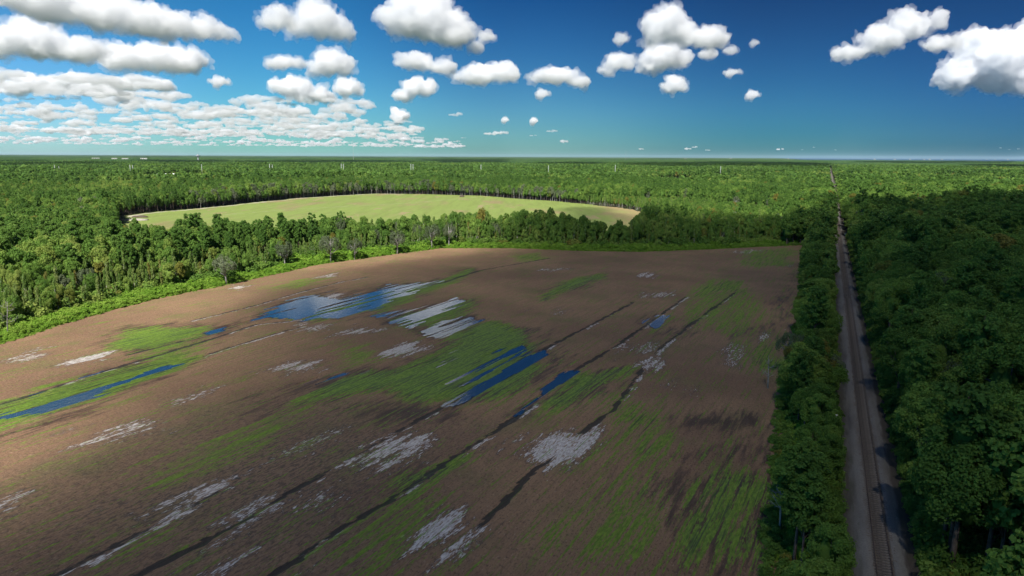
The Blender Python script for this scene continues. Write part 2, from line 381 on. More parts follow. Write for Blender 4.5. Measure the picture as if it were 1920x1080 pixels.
for i, (nm, ln, wd) in enumerate(FUR):
    st = [to_st(*G(*q)) for q in ln]
    d = ldist(SS, TT, st) + (fbm(SS * 1.5, TT * .7, 3, 20 + i) - .5) * 1.2
    m_ = sstep(wd * 1.05, wd * .45, d); off = [(q[0] + .75, q[1]) for q in st]; d2_ = ldist(SS, TT, off) + (fbm(SS * .9, TT * .5, 3, 60 + i) - .5) * 1.6; ms_ = sstep(wd * 1.1, wd * .4, d2_)
    k = vnoise(TT * .13 + i * 9.1, TT * 0 + i, 31)               # stretches of dark water-filled and of sandy furrow
    isand = sstep(.49, .57, k * .55 + .45 * fbm(SS * 1.3, TT * .35, 3, 40))
    if nm in 'EK': isand = np.maximum(isand, .85)
    if nm == 'H': isand *= .4
    a_fur = np.maximum(a_fur, m_ * (1 - .42 * isand)); f_sand = np.maximum(f_sand, ms_ * isand)
a_fur *= sstep(.8, .3, a_water) * sstep(.75, .35, a_sand_refl)
a_sand_refl = np.maximum(a_sand_refl, f_sand * .85)
streak = vnoise(SS * .8, TT * .035, 50) * .5 + vnoise(SS * 1.9, TT * .07, 51) * .5
wl = sstep(.46, .60, a_water + (streak - .5) * 2.2) * (a_water > .02)
z = -.22 * wl - .12 * a_fur + (vnoise(SS * .9, TT * .3, 60) - .5) * .06
keep = dF < 2.0
idx = -np.ones(SS.shape, int)
cell = keep[:-1, :-1] & keep[1:, :-1] & keep[1:, 1:] & keep[:-1, 1:]
def grid_mesh(name, cell, zz, m, attrs, smooth=True):
    use = np.zeros(SS.shape, bool)
    use[:-1, :-1] |= cell; use[1:, :-1] |= cell; use[1:, 1:] |= cell; use[:-1, 1:] |= cell
    idx = -np.ones(SS.shape, int); idx[use] = np.arange(use.sum())
    v = np.stack([SS[use], TT[use], zz[use]], 1)
    ii, jj = np.nonzero(cell)
    f = np.stack([idx[ii, jj], idx[ii + 1, jj], idx[ii + 1, jj + 1], idx[ii, jj + 1]], 1)
    return mesh(name, v, f, [m], smooth, {k: a[use] for k, a in attrs.items()})
fm = Mat('ploughed soil', .92, .25)
cr = fm.coord('Object', (1, .12, 1)); crf = fm.coord('Object', (1, .3, 1)); ci = fm.coord('Object', (1, 1, 1))
st1 = fm.noise(cr, 1.3, 4, .6); st2 = fm.noise(crf, 2.6, 4, .65); sp = fm.noise(ci, 1.7, 4, .7); st3 = fm.noise(fm.coord('Object', (1, .18, 1)), 5., 3, .6); big = fm.noise(ci, .035, 3)
soil = fm.mix(fm.step(big, .35, .65), (.222, .130, .074), (.300, .184, .100))
soil = fm.mix(fm.math('MULTIPLY', fm.step(st1, .35, .7), .5), soil, (.205, .120, .076))
soil = fm.mix(fm.math('MULTIPLY', fm.step(sp, .52, .75), .35), soil, (.135, .085, .060))
stR = fm.noise(fm.coord('Object', (1, .035, 1)), 1.9, 3, .65)
soil = fm.mix(fm.math('MULTIPLY', fm.step(stR, .50, .62), .38), soil, (.135, .080, .052))
weed = fm.math('MULTIPLY', fm.step(fm.noise(ci, .09, 4), .5, .72), .4)
soil = fm.mix(weed, soil, (.120, .135, .040))
soil = fm.mix(fm.math('MULTIPLY', fm.step(fm.noise(fm.coord('Object', (1, .4, 1)), 4.5, 3, .7), .54, .62), .6), soil, (.06, .042, .032))
soil = fm.mix(fm.math('MULTIPLY', fm.step(fm.noise(fm.coord('Object', (1, .4, 1)), 3.7, 3, .75), .60, .66), .45), soil, (.40, .31, .21))
rg = fm.attr('rough'); rs = fm.math('MULTIPLY', fm.step(st2, .46, .6), fm.math('MULTIPLY', rg, .85))
soil = fm.mix(rs, soil, (.040, .033, .030))
soil = fm.mix(fm.math('MULTIPLY', rg, .4), soil, (.115, .088, .066))
rs2 = fm.math('MULTIPLY', fm.step(fm.noise(crf, 3.1, 4, .7), .6, .7), fm.math('MULTIPLY', rg, .5))
soil = fm.mix(rs2, soil, (.34, .31, .29))
wet = fm.step(fm.math('ADD', fm.attr('wet'), fm.math('MULTIPLY_ADD', st1, 1.6, -.8)), .25, .75)
c = fm.mix(fm.math('MULTIPLY', wet, .85), soil, (.048, .027, .020))
sdm = fm.step(fm.math('ADD', fm.math('MULTIPLY', fm.attr('sand'), 1.6), fm.math('ADD', fm.math('MULTIPLY_ADD', st2, 3.4, -1.7), fm.math('MULTIPLY_ADD', st3, 2.2, -1.1))), .95, 1.4)
halo = fm.math('MULTIPLY', fm.step(fm.attr('sand'), .1, .55), fm.step(st2, .42, .55))
c = fm.mix(fm.math('MULTIPLY', halo, .6), c, (.055, .045, .042))
c = fm.mix(fm.math('MULTIPLY', sdm, .9), c, fm.mix(fm.step(st3, .35, .65), (.36, .32, .29), (.66, .62, .58)))
grm = fm.step(fm.math('ADD', fm.attr('green'), fm.math('ADD', fm.math('MULTIPLY_ADD', stR, 3.4, -1.7), fm.math('MULTIPLY_ADD', st3, 1.8, -.9))), .28, .60)
grc = fm.mix(fm.step(st2, .3, .7), (.085, .160, .014), (.190, .300, .030))
c = fm.mix(fm.math('MULTIPLY', grm, .92), c, grc)
stL = fm.noise(fm.coord('Object', (1, .028, 1)), 3.3, 2, .5)
c = fm.mix(fm.math('MULTIPLY', fm.math('MULTIPLY', fm.step(stL, .53, .60), fm.step(fm.attr('green'), .3, .8)), .75), c, (.035, .045, .030))
frm = fm.step(fm.math('ADD', fm.attr('furrow'), fm.math('MULTIPLY_ADD', st2, .8, -.4)), .35, .6)
c = fm.mix(fm.math('MULTIPLY', frm, .9), c, fm.mix(sp, (.018, .018, .016), (.05, .045, .038)))
fm.col(c)
fm.l(fm.math('SUBTRACT', .93, fm.math('MULTIPLY', wet, .25)), fm.b.inputs['Roughness'])
fm.bump(fm.math('ADD', st2, fm.math('MULTIPLY', sp, .8)), .28, 1.)
fo = obj('field', grid_mesh('field', cell, z, fm.m, dict(green=a_green, sand=a_sand_refl, wet=a_wet_dark, rough=a_rough, furrow=a_fur)), rz=-ROW_AZ)
tag(fo, 'brown ploughed field with weedy green patches and wet furrows', kind='structure')
wm = Mat('rain water', .10, .5); wm.col((.018, .050, .085)); wm.b.inputs['IOR'].default_value = 1.6
wn = wm.noise(wm.coord('Object', (1, .5, 1)), 1.2, 3); wm.bump(wn, .03, .6)
wc = (a_water > .16); wc = wc[:-1, :-1] & wc[1:, 1:] & cell
wo = obj('water', grid_mesh('water', wc, np.full(SS.shape, -.09), wm.m, {}), rz=-ROW_AZ)
tag(wo, 'blue rainwater standing between the rows of the ploughed field', kind='structure')

# ---------------------------------------------- meadow beyond the first strip of trees
mm = Mat('meadow grass', .9)
p = mm.pos()
n1 = mm.noise(mm.pos((1, .35, 1)), .03, 4); n2 = mm.noise(p, .25, 4)
c = mm.mix(n2, (.150, .215, .045), (.235, .285, .075))
c = mm.mix(mm.math('MULTIPLY', mm.step(n1, .52, .68), .75), c, (.25, .18, .10))
mow = mm.noise(mm.pos((.35, .03, 1)), .5, 3, .6)
c = mm.mix(mm.math('MULTIPLY', mm.step(mow, .45, .62), .35), c, (.14, .16, .045))
n3 = mm.noise(mm.pos((1, .3, 1)), .055, 5, .65, .6)
c = mm.mix(mm.math('MULTIPLY', mm.step(n3, .57, .66), .7), c, (.30, .21, .13))
rt = mm.n('ShaderNodeSeparateXYZ'); mm.l(p, rt.inputs[0])
east = mm.math('ADD', mm.step(rt.outputs[0], 25., 125.), mm.math('MULTIPLY_ADD', n1, 1.2, -.6))
c = mm.mix(mm.step(east, .30, .9), c, (.30, .22, .11))
c = mm.mix(mm.math('MULTIPLY', mm.step(mm.attr('edge'), .4, .9), mm.step(mm.noise(p, .12, 3), .35, .5)), c, (.42, .38, .31))
mm.col(c)
gx = np.arange(-285, 135, 3.); gy = np.arange(240, 795, 3.)
GX, GY = np.meshgrid(gx, gy, indexing='ij'); dM = sdf(GX, GY, MEADOW) + (fbm(GX * .05, GY * .05, 3, 77) - .5) * 7
track = ldist(GX, GY, [G(*q) for q in ((420, 402), (560, 391), (700, 384), (820, 376), (900, 369))])
edge = np.maximum(sstep(4, 1, np.abs(dM + 3.)) * (GY > 470) * (.35 + .6 * (GX < -120)), sstep(3., 1., track) * .62)
km = dM < 3; cm_ = km[:-1, :-1] & km[1:, 1:] & km[1:, :-1] & km[:-1, 1:]
ix = np.arange(GX.size).reshape(GX.shape); ii, jj = np.nonzero(cm_)
mo = obj('meadow', mesh('meadow', np.stack([GX.ravel(), GY.ravel(), (vnoise(GX * .03, GY * .03) * .5 - .45).ravel()], 1),
        np.stack([ix[ii, jj], ix[ii + 1, jj], ix[ii + 1, jj + 1], ix[ii, jj + 1]], 1), [mm.m], True, dict(edge=edge.ravel())))
tag(mo, 'light green meadow with a sandy margin beyond the trees', kind='structure')

exec_marks = {}
# ------------------------------------------------------------------ railway
ga = Mat('ballast stone', .95)
ci = ga.coord('Object')
gq = ga.mix(ga.noise(ci, 5., 4, .7), (.09, .085, .076), (.31, .295, .27))
sx = ga.n('ShaderNodeSeparateXYZ'); ga.l(ga.coord('Object', (1, 1, 1)), sx.inputs[0])
ax = ga.math('ABSOLUTE', sx.outputs[0])
mid = ga.step(ax, 1.05, .8); gq = ga.mix(ga.math('MULTIPLY', mid, .8), gq, (.085, .072, .064))
right_brown = ga.step(ga.math('ADD', sx.outputs[0], ga.math('MULTIPLY_ADD', ga.noise(ga.coord('Object', (1, .15, 1)), .8, 4), 2.4, -1.2)), 2.0, 2.8)  # dark brown tone setting in towards the right of the track
gq = ga.mix(ga.math('MULTIPLY', right_brown, .8), gq, (.055, .038, .030))
lft = ga.step(ga.math('ADD', sx.outputs[0], ga.math('MULTIPLY_ADD', ga.noise(ga.coord('Object', (1, .1, 1)), .8, 4), 1.6, -.8)), -1.9, -2.4)
wd_ = ga.step(ga.noise(ga.coord('Object', (1, .25, 1)), .55, 4, .65), .52, .66)
gq = ga.mix(ga.math('MULTIPLY', ga.math('MULTIPLY', wd_, ga.step(ax, 1.7, 2.6)), .8), gq, (.060, .075, .030))
gq = ga.mix(ga.math('MULTIPLY', ga.step(ga.noise(ga.coord('Object', (1, .2, 1)), .3, 3), .45, .7), .5), gq, (.09, .07, .06))
gq = ga.mix(ga.math('MULTIPLY', lft, .55), gq, (.105, .105, .10))
gq = ga.mix(ga.math('MULTIPLY', ga.step(ga.math('ADD', ax, ga.math('MULTIPLY_ADD', ga.noise(ga.coord('Object', (1, .2, 1)), .9, 4), 1.6, -.8)), 2.3, 3.0), .7), gq, (.062, .056, .040))
ga.col(gq); ga.bump(ga.noise(ci, 9., 3), .06, .9)
prof = [(-4.6, -.5), (-4.0, -.1), (-3.2, .05), (-2.35, .02), (-2.05, .34), (-1.5, .535), (-.98, .545), (-.88, .42), (.88, .42), (.98, .545), (1.5, .535), (2.0, .34), (2.4, .02), (3.3, -.02), (4.6, -.5)]
ty = np.concatenate([np.arange(-30, 400, 1.), np.arange(400, 6000, 20.)])
v = []; 
for t in ty:
    for k, (s_, z_) in enumerate(prof):
        j = .12 if 0 < k < 12 else 0
        v.append((s_ + R.uniform(-j, j), t, z_ + R.uniform(-.05, .05)))
n = len(prof); f = [[i * n + k, i * n + k + 1, (i + 1) * n + k + 1, (i + 1) * n + k] for i in range(len(ty) - 1) for k in range(n - 1)]
RB = (9.5, 0, 0)
bo = obj('railway_embankment', mesh('ballast', v, f, [ga.m], True), loc=RB, rz=-RAIL_AZ)
tag(bo, 'straight grey gravel ballast bed of the railway', kind='structure')
trk = empty('railway_track', RB, -RAIL_AZ); tag(trk, 'single railway track running straight between the trees to the horizon', 'railway track')
M_RAIL = simple('rusty rail steel', (.075, .050, .040), .5, .3, 8); M_SLP = simple('weathered sleeper wood', (.15, .128, .11), .95, .45, 3)
for sx_ in (-.7175, .7175):
    b = MB(); ys = list(range(-30, 400, 10)) + list(range(400, 6001, 100))
    pr = [(-.07, 0), (-.07, .02), (-.015, .04), (-.015, .12), (-.036, .13), (-.036, .165), (.036, .165), (.036, .13), (.015, .12), (.015, .04), (.07, .02), (.07, 0)]
    for y in ys:
        b.v += [(sx_ + q[0], y, .555 + q[1]) for q in pr]
    m_ = len(pr)
    for i in range(len(ys) - 1): b.f += [[i * m_ + k, i * m_ + (k + 1) % m_, (i + 1) * m_ + (k + 1) % m_, (i + 1) * m_ + k] for k in range(m_)]
    obj('rail', b.me('rail', M_RAIL), trk)
slp = []
for q in range(3):
    b = MB(); b.box((0, 0, 0), (2.6, .23, .17)); b.box((-.7175, 0, .0925), (.2, .19, .02)); b.box((.7175, 0, .0925), (.2, .19, .02))
    slp.append(b.me('sleeper', M_SLP))
y = 60.; k = 0
while k < 300:
    o_ = obj('sleeper', slp[k % 3], trk, (R.uniform(-.05, .05), y, .445 + R.uniform(-.01, .012)), R.uniform(-.03, .03)); y += .54; k += 1
b = MB()
while y < 700: b.box((R.uniform(-.05, .05), y, .445), (2.6, .23, .17), R.uniform(-.03, .03)); y += .54
o_ = obj('sleeper', b.me('sleepers', M_SLP), trk); o_['kind'] = 'stuff'

# ------------------------------------------------------------------ trees: meshes
def ico(sub=1):
    bm = bmesh.new(); bmesh.ops.create_icosphere(bm, subdivisions=sub, radius=1)
    v = np.array([q.co[:] for q in bm.verts]); f = np.array([[q.index for q in g_.verts] for g_ in bm.faces]); bm.free(); return v, f
ICO1, ICO2 = ico(1), ico(2)
def unit(a): return a / (np.linalg.norm(a, axis=1, keepdims=True) + 1e-9)
def quads(P_, Nn, size, aspect, rg, updir=None):
    n = len(P_)
    a = unit(np.cross(Nn, unit(rg.normal(size=(n, 3))))) if updir is None else unit(updir)
    b = unit(np.cross(Nn, a)); sz = size * rg.uniform(.6, 1.35, (n, 1))
    u = a * sz * aspect; v = b * sz
    bend = Nn * sz * .25
    q = np.stack([P_ - u - bend * 0, P_ - v * .9 + bend * .3, P_ + u, P_ + v * .9 + bend * .3], 1)
    return q.reshape(-1, 3), np.arange(4 * n).reshape(n, 4)
def cat(parts):
    """parts: (verts, quads or tris, rnd) -> verts, faces list of quads (tris padded by repeating is avoided: tris split off)"""
    V = []; Fq = []; Ft = []; Rn = []; o = 0
    for v, f, r in parts:
        V.append(v); Rn.append(r)
        (Fq if f.shape[1] == 4 else Ft).append(f + o); o += len(v)
    return np.concatenate(V), Fq, Ft, np.concatenate(Rn)
def build(name, parts, mats, part_mat):
    """mixed quad / tri mesh"""
    V = []; o = 0; loops = []; starts = []; mi = []; Rn = []; ls = 0
    for (v, f, r), m_ in zip(parts, part_mat):
        V.append(v); Rn.append(r); k = f.shape[1]
        loops.append((f + o).ravel()); starts.append(np.arange(len(f)) * k + ls); ls += len(f) * k; o += len(v); mi.append(np.full(len(f), m_))
    V = np.concatenate(V).astype(np.float32); loops = np.concatenate(loops).astype(np.int32); starts = np.concatenate(starts).astype(np.int32); mi = np.concatenate(mi).astype(np.int32)
    me = bpy.data.meshes.new(name); me.vertices.add(len(V)); me.vertices.foreach_set('co', V.ravel())
    me.loops.add(len(loops)); me.loops.foreach_set('vertex_index', loops)
    me.polygons.add(len(starts)); me.polygons.foreach_set('loop_start', starts); me.update(calc_edges=True)
    for m_ in mats: me.materials.append(m_)
    me.polygons.foreach_set('material_index', mi)
    at = me.attributes.new('rnd', 'FLOAT', 'POINT'); at.data.foreach_set('value', np.concatenate(Rn).astype(np.float32))
    return me
def blob(c, r, rg, base=ICO2, amp=.25):
    v, f = base; n = 1 + rg.normal(size=(len(v), 1)) * amp * .5
    return (v * n) * np.asarray(r) + np.asarray(c), f, np.full(len(v), rg.uniform(.1, .4))
def clumps_round(h, Rr, ncl, rg, low=-.45, flat=.36, zc=.62):
    """clump centres over an uneven ellipsoid, with lobes"""
    cz = h * zc; rz_ = h * flat; out = []
    lob = unit(rg.normal(size=(5, 3))); 
    for i in range(ncl):
        b = rg.uniform(low, 1); a = rg.uniform(0, 2 * math.pi); ca_ = math.sqrt(max(0, 1 - b * b)); d = np.array([math.cos(a) * ca_, math.sin(a) * ca_, b])
        k = .62 + .22 * max(0, (lob @ d).max()) + rg.uniform(-.08, .1)
        out.append((d * np.array([Rr, Rr, rz_]) * k + np.array([0, 0, cz]), d, Rr * rg.uniform(.24, .40)))
    return out
def leafy(cl, n, size, rg, aspect=.8, rnd_amp=.5, squash=.8):
    parts = []
    for c, d, r in cl:
        dd = unit(rg.normal(size=(n, 3)) + d * .9); pos = c + dd * r * rg.uniform(.65, 1.08, (n, 1)) * np.array([1, 1, squash])
        nn = unit(dd * .7 + np.array([0, 0, .35]) + rg.normal(size=(n, 3)) * .45)
        v, f = quads(pos, nn, size, aspect, rg)
        parts.append((v, f, np.clip(np.full(len(v), rg.uniform(.15, .85)) + np.repeat(rg.normal(size=n) * .18, 4), 0, 1)))
    return parts
def trunkmb(h, r, rg, limbs=(), lean=.3, n=6):
    b = MB(); lx, ly = rg.uniform(-lean, lean, 2)
    pts = [(0, 0, -.7), (lx * .2, ly * .2, h * .3), (lx * .6, ly * .6, h * .65), (lx, ly, h)]
    b.tube(pts, [r * 1.25, r * .85, r * .55, r * .15], n)
    for c in limbs:
        z0 = rg.uniform(.3, .75) * h; s0 = np.array([lx, ly, 0]) * (z0 / h) + np.array([0, 0, z0]); c = np.asarray(c)
        if c[2] < z0: s0[2] = max(h * .25, c[2] - 1.)
        mdp = (s0 + c) / 2 + np.array([0, 0, -.2]) + rg.normal(size=3) * .25
        b.tube([s0, mdp, c], [r * .42, r * .27, r * .08], 5)
    return b
def broad(seed, hd, h=15., Rr=3.8, m=M_BROAD, bark=M_BARK, kind='round'):
    rg = np.random.default_rng(seed)
    if hd == 2: ncl, n, sz, sub = 46, 200, .165, ICO2
    elif hd == 1: ncl, n, sz, sub = 30, 84, .29, ICO2
    else: ncl, n, sz, sub = 14, 8, 1.1, ICO1
    cl = clumps_round(h, Rr, ncl, rg)
    parts = leafy(cl, n, sz, rg)
    bs = .62 if hd == 2 else 1.
    for q in range(3 if hd else 1):
        a = rg.uniform(0, 6.28); parts.append(blob((math.cos(a) * Rr * .2, math.sin(a) * Rr * .2, h * .6 + rg.uniform(-1, .5)), (Rr * .46 * bs, Rr * .46 * bs, h * .22 * bs), rg, sub, .5))
    tb = trunkmb(h * .8, .2 + Rr * .03, rg, [c[0] * .8 + np.array([0, 0, h * .12]) for c in cl[:(9 if hd == 2 else 3 if hd else 0)]])
    return parts, tb, m, bark
def pine(seed, hd, h=19., Rr=2.9, m=M_PINE, bark=M_BARK):
    rg = np.random.default_rng(seed); cl = []
    ncl = {2: 44, 1: 22, 0: 12}[hd]
    for i in range(ncl):
        t = i / ncl; z_ = h * (.52 + .47 * t); rr = Rr * (math.sin(math.pi * min(1, (1 - t) * .8 + .12)) ** .7) * rg.uniform(.35, 1)
        a = i * 2.4 + rg.uniform(-.4, .4)
        cl.append((np.array([math.cos(a) * rr, math.sin(a) * rr, z_ + rg.uniform(-.3, .3)]), np.array([math.cos(a) * .4, math.sin(a) * .4, .8]), rg.uniform(.7, 1.15) * Rr / 2.9))
    n, sz = {2: (180, .20), 1: (64, .31), 0: (9, 1.05)}[hd]
    parts = []
    for c, d, r in cl:
        dd = unit(rg.normal(size=(n, 3)) + np.array([0, 0, .7]) + d * .3); pos = c + dd * r * rg.uniform(.4, 1.05, (n, 1)) * np.array([1, 1, .6])
        nn = unit(rg.normal(size=(n, 3)) * .6 + np.array([0, 0, .6]) + dd * .5)
        v, f = quads(pos, nn, sz, 1.3, rg, np.cross(np.cross(nn, dd), nn)); v = v
        parts.append((v, f, np.clip(np.full(len(v), rg.uniform(.15, .85)) + np.repeat(rg.normal(size=n) * .2, 4), 0, 1)))
    parts.append(blob((0, 0, h * .74), (Rr * .4, Rr * .4, h * .17), rg, ICO1, .3))
    tb = trunkmb(h * .97, .22, rg, [c[0] for c in cl[:(10 if hd == 2 else 0)]], .25)
    return parts, tb, m, bark
def slim(seed, hd, h=14., Rr=1.7, m=M_CYP, bark=M_PALE):
    rg = np.random.default_rng(seed); cl = []
    ncl = {2: 30, 1: 24, 0: 8}[hd]
    for i in range(ncl):
        t = i / ncl; rr = Rr * (1 - t * .65) * rg.uniform(.2, .8); a = rg.uniform(0, 6.28)
        b0 = .45 if seed % 2 == 0 else .10
        cl.append((np.array([math.cos(a) * rr, math.sin(a) * rr, h * (b0 + (.98 - b0) * t)]), np.array([math.cos(a) * .6, math.sin(a) * .6, .4]), rg.uniform(.5, .85)))
    n, sz = {2: (110, .16), 1: (48, .25), 0: (8, .8)}[hd]
    parts = leafy(cl, n, sz, rg, .9, .5, 1.1)
    tb = trunkmb(h * .95, .20, rg, [c[0] for c in cl[:6]], .5)
    return parts, tb, m, bark
def oak(seed, hd, h=15., Rr=5.2, m=M_MOSS, bark=M_GREY):
    rg = np.random.default_rng(seed); cl = clumps_round(h, Rr, 44, rg, -.3, .36, .6)
    cl = [(c, d, r * .62) for c, d, r in cl]
    parts = leafy(cl, 140 if hd == 2 else 50, .17 if hd == 2 else .36, rg, .8, .5, 1.2)
    drp = []
    tb = trunkmb(h * .8, .42, rg, [c[0] for c in cl[:30]], .8)
    return parts, tb, m, bark
def crown_me(parts, m): return build('crown', parts, [m], [0] * len(parts))
def trunk_me(tb, m): return tb.me('trunk', m, True)
def joined(parts, tb, m, bark):
    tv_ = np.array(tb.v); tq = np.array([q for q in tb.f if len(q) == 4])
    return build('tree', parts + [(tv_, tq, np.zeros(len(tv_)))], [m, bark], [0] * len(parts) + [1])
def shrubparts(seed, hd=1, h=2.2, Rr=1.5):
    rg = np.random.default_rng(seed); cl = []
    for i in range(14):
        a = rg.uniform(0, 6.28); rr = rg.uniform(0, Rr * .8)
        cl.append((np.array([math.cos(a) * rr, math.sin(a) * rr, h * rg.uniform(.35, .8) * (1 - .3 * rr / Rr)]), np.array([math.cos(a) * .5, math.sin(a) * .5, .7]), rg.uniform(.35, .7)))
    parts = leafy(cl, 60, .13, rg, .8); parts.append(blob((0, 0, h * .25), (Rr * .7, Rr * .7, h * .35), rg, ICO1, .3)); return parts

PROTO = {'broadleaf_tree': [broad(100 + i, 2, h, r_) for i, (h, r_) in enumerate(((15, 3.8), (16, 4.3), (13.5, 3.4), (17, 4.0), (14, 4.4)))],
         'pine_tree': [pine(200 + i, 2, h, r_) for i, (h, r_) in enumerate(((19, 2.9), (20, 3.3), (17.5, 2.6), (18.5, 3.4)))],
         'slender_tree': [slim(300 + i, 2, h, r_) for i, (h, r_) in enumerate(((14, 1.7), (15.5, 1.5), (12.5, 1.9), (14.5, 1.4)))],
         'spreading_oak': [oak(400 + i, 2, h, r_) for i, (h, r_) in enumerate(((15, 5.4), (13, 4.6), (16, 5.8)))]}
ME = {k: [(crown_me(p_, m_), trunk_me(t_, b_), max(q[0][:, 2].max() for q in p_)) for p_, t_, m_, b_ in v_] for k, v_ in PROTO.items()}
LO = bpy.data.collections.new('tree_sources')
lo_names = {}
def lo(name, me):
    o_ = bpy.data.objects.new(name, me); LO.objects.link(o_); return o_
order = []
for i in range(4): order.append(('a_broad%d' % i, joined(*broad(500 + i, 1, 15 + i * .6, 3.6 + .25 * i))))
for i in range(3): order.append(('b_pine%d' % i, joined(*pine(520 + i, 1, 19 - i * .7, 2.9))))
for i in range(3): order.append(('c_slim%d' % i, joined(*slim(540 + i, 1, 14 + i * .5))))
for i in range(2): order.append(('d_oak%d' % i, joined(*oak(560 + i, 1, 15, 5.))))
for i in range(3): order.append(('e_broadlow%d' % i, joined(*broad(580 + i, 0, 16, 4.2))))
for i in range(2): order.append(('f_pinelow%d' % i, joined(*pine(600 + i, 0, 19, 3.2))))
for nm, me_ in order: lo(nm, me_)
SRC = {'broad': (0, 4), 'pine': (4, 3), 'slim': (7, 3), 'oak': (10, 2), 'broadlow': (12, 3), 'pinelow': (15, 2)}

def scatter(name, coll, pts, sc, rz, vi, label, cat_=None, kind='stuff'):
    me = mesh(name, pts, np.zeros((0, 4), int))
    a = me.attributes.new('sc', 'FLOAT_VECTOR', 'POINT'); a.data.foreach_set('vector', np.asarray(sc, np.float32).ravel())
    a = me.attributes.new('rz', 'FLOAT', 'POINT'); a.data.foreach_set('value', np.asarray(rz, np.float32))
    a = me.attributes.new('vi', 'INT', 'POINT'); a.data.foreach_set('value', np.asarray(vi, np.int32))
    ob = obj(name, me)
    ng = bpy.data.node_groups.new(name, 'GeometryNodeTree')
    ng.interface.new_socket('Geometry', in_out='INPUT', socket_type='NodeSocketGeometry'); ng.interface.new_socket('Geometry', in_out='OUTPUT', socket_type='NodeSocketGeometry')
    n_ = ng.nodes; gi = n_.new('NodeGroupInput'); go = n_.new('NodeGroupOutput'); ip = n_.new('GeometryNodeInstanceOnPoints')
    ci_ = n_.new('GeometryNodeCollectionInfo'); ci_.inputs[0].default_value = coll; ci_.inputs['Separate Children'].default_value = True; ci_.inputs['Reset Children'].default_value = True
    ip.inputs['Pick Instance'].default_value = True
    def na(nm, ty):
        q = n_.new('GeometryNodeInputNamedAttribute'); q.data_type = ty; q.inputs[0].default_value = nm; return q.outputs[0]
    cx = n_.new('ShaderNodeCombineXYZ'); l_ = ng.links
    l_.new(na('rz', 'FLOAT'), cx.inputs[2]); l_.new(cx.outputs[0], ip.inputs['Rotation']); l_.new(na('sc', 'FLOAT_VECTOR'), ip.inputs['Scale'])
    l_.new(na('vi', 'INT'), ip.inputs['Instance Index']); l_.new(ci_.outputs[0], ip.inputs['Instance']); l_.new(gi.outputs[0], ip.inputs['Points']); l_.new(ip.outputs[0], go.inputs[0])
    md = ob.modifiers.new('scatter', 'NODES'); md.node_group = ng
    tag(ob, label, cat_, kind=kind); return ob

# ------------------------------------------------------------------ trees: where they stand
def jgrid(x0, x1, y0, y1, sp):
    gx, gy = np.meshgrid(np.arange(x0, x1, sp), np.arange(y0, y1, sp * .87), indexing='ij')
    gx = gx + (np.arange(gx.shape[1]) % 2) * sp / 2
    x = (gx + NR.uniform(-.33, .33, gx.shape) * sp).ravel(); y_ = (gy + NR.uniform(-.33, .33, gy.shape) * sp).ravel(); return x, y_
def inview(x, y_, m=1.12, back=20):
    return (y_ > -back) & (np.abs(x) < (y_ + 30) * .75 * m + 25)
x, y = jgrid(-760, 760, -10, 920, 3.1)
xe, ye = jgrid(-170, 10, 60, 330, 3.1); de = sdf(xe, ye, FIELD); ke = (de > 8.5) & (de < 21); xe, ye = xe[ke], ye[ke]
x = np.concatenate([x, xe]); y = np.concatenate([y, ye])
ok = inview(x, y) & (np.hypot(x, y) < 900)
x, y = x[ok], y[ok]
dF_ = sdf(x, y, FIELD); dM_ = sdf(x, y, MEADOW); rp = rail_perp(x, y)
shrub_zone = (dF_ < 9) & (rp < -25)
YOUNG = [G(*q, 8) for q in ((960, 368), (1100, 363), (1250, 368), (1400, 376), (1550, 393), (1540, 405), (1400, 405), (1230, 404), (1160, 392), (1050, 378))]
dY = sdf(x, y, YOUNG)
thin = NR.random(len(x)) * np.where((rp > 0), .62, np.where((rp > -26) & (dF_ < 20) & (y < 330), .66, 1.))
ok = (dF_ > 2.2) & ~shrub_zone & (dM_ > 5) & ((rp > np.where(y > 360, 4.6, 5.6)) | (rp < np.where(y > 330, -4.8, -5.2))) & (thin > np.where(rp > 0, .36, np.where((rp > -26) & (dF_ < 20) & (y < 330), .30, .04))) & (np.hypot(x, y) > 20)
strip = (rp < -5) & (rp > -26) & (dF_ < 20) & (y < 330)
x, y, dF_, dM_, rp, dY, strip = [a[ok] for a in (x, y, dF_, dM_, rp, dY, strip)]
dist = np.hypot(x, y)
n = len(x); u = NR.random(n); stand = fbm(x * .012, y * .012, 2, 70)
kind = np.where(u < .22 + (stand - .5) * 1.2, 1, 0)          # 0 broadleaf, 1 pine
left = (rp < -25)
kind[left & (dF_ < 22) & (u < .85) & (x < 10)] = 2; kind[left & (dF_ < 24) & (u < .4) & (x >= 10)] = 2                       # slender pale-trunked trees on the field margin
kind[(y > 320) & left & (dF_ < 34) & (dF_ > 24) & (u < .25)] = 2
kind[(u > .984) & ~strip] = 3
kind[strip] = np.where(u[strip] < .12, 1, 0)
kind[(dM_ < 12) & (y > 560) & (u < .35)] = 3
kind[(dM_ < 34) & (y > 560) & (x < -80) & (u < .25)] = 3
kind[dY < 0] = np.where(u[dY < 0] < .5, 2, 0)
kind[left & (dF_ < 60) & (dF_ >= 16) & (x > -75) & (y > 250) & (u < .55)] = 2
sc = NR.uniform(.78, 1.18, n) * (1 + (fbm(x * .02, y * .02, 2, 80) - .5) * .5)
sc = np.where(strip, sc * np.where(y < 95, .58, .70), sc); sc = np.where(dY < 0, sc * .6, sc); sc = np.where((kind == 2) & (dF_ < 60), sc * NR.uniform(.62, 1.12, n), sc)
sc = np.where((rp > 0) & (rp < 10), sc * .85, sc); sc = np.where(dM_ < 8, sc * .8, sc)
sc = np.where((rp < -25), sc * .86, sc)
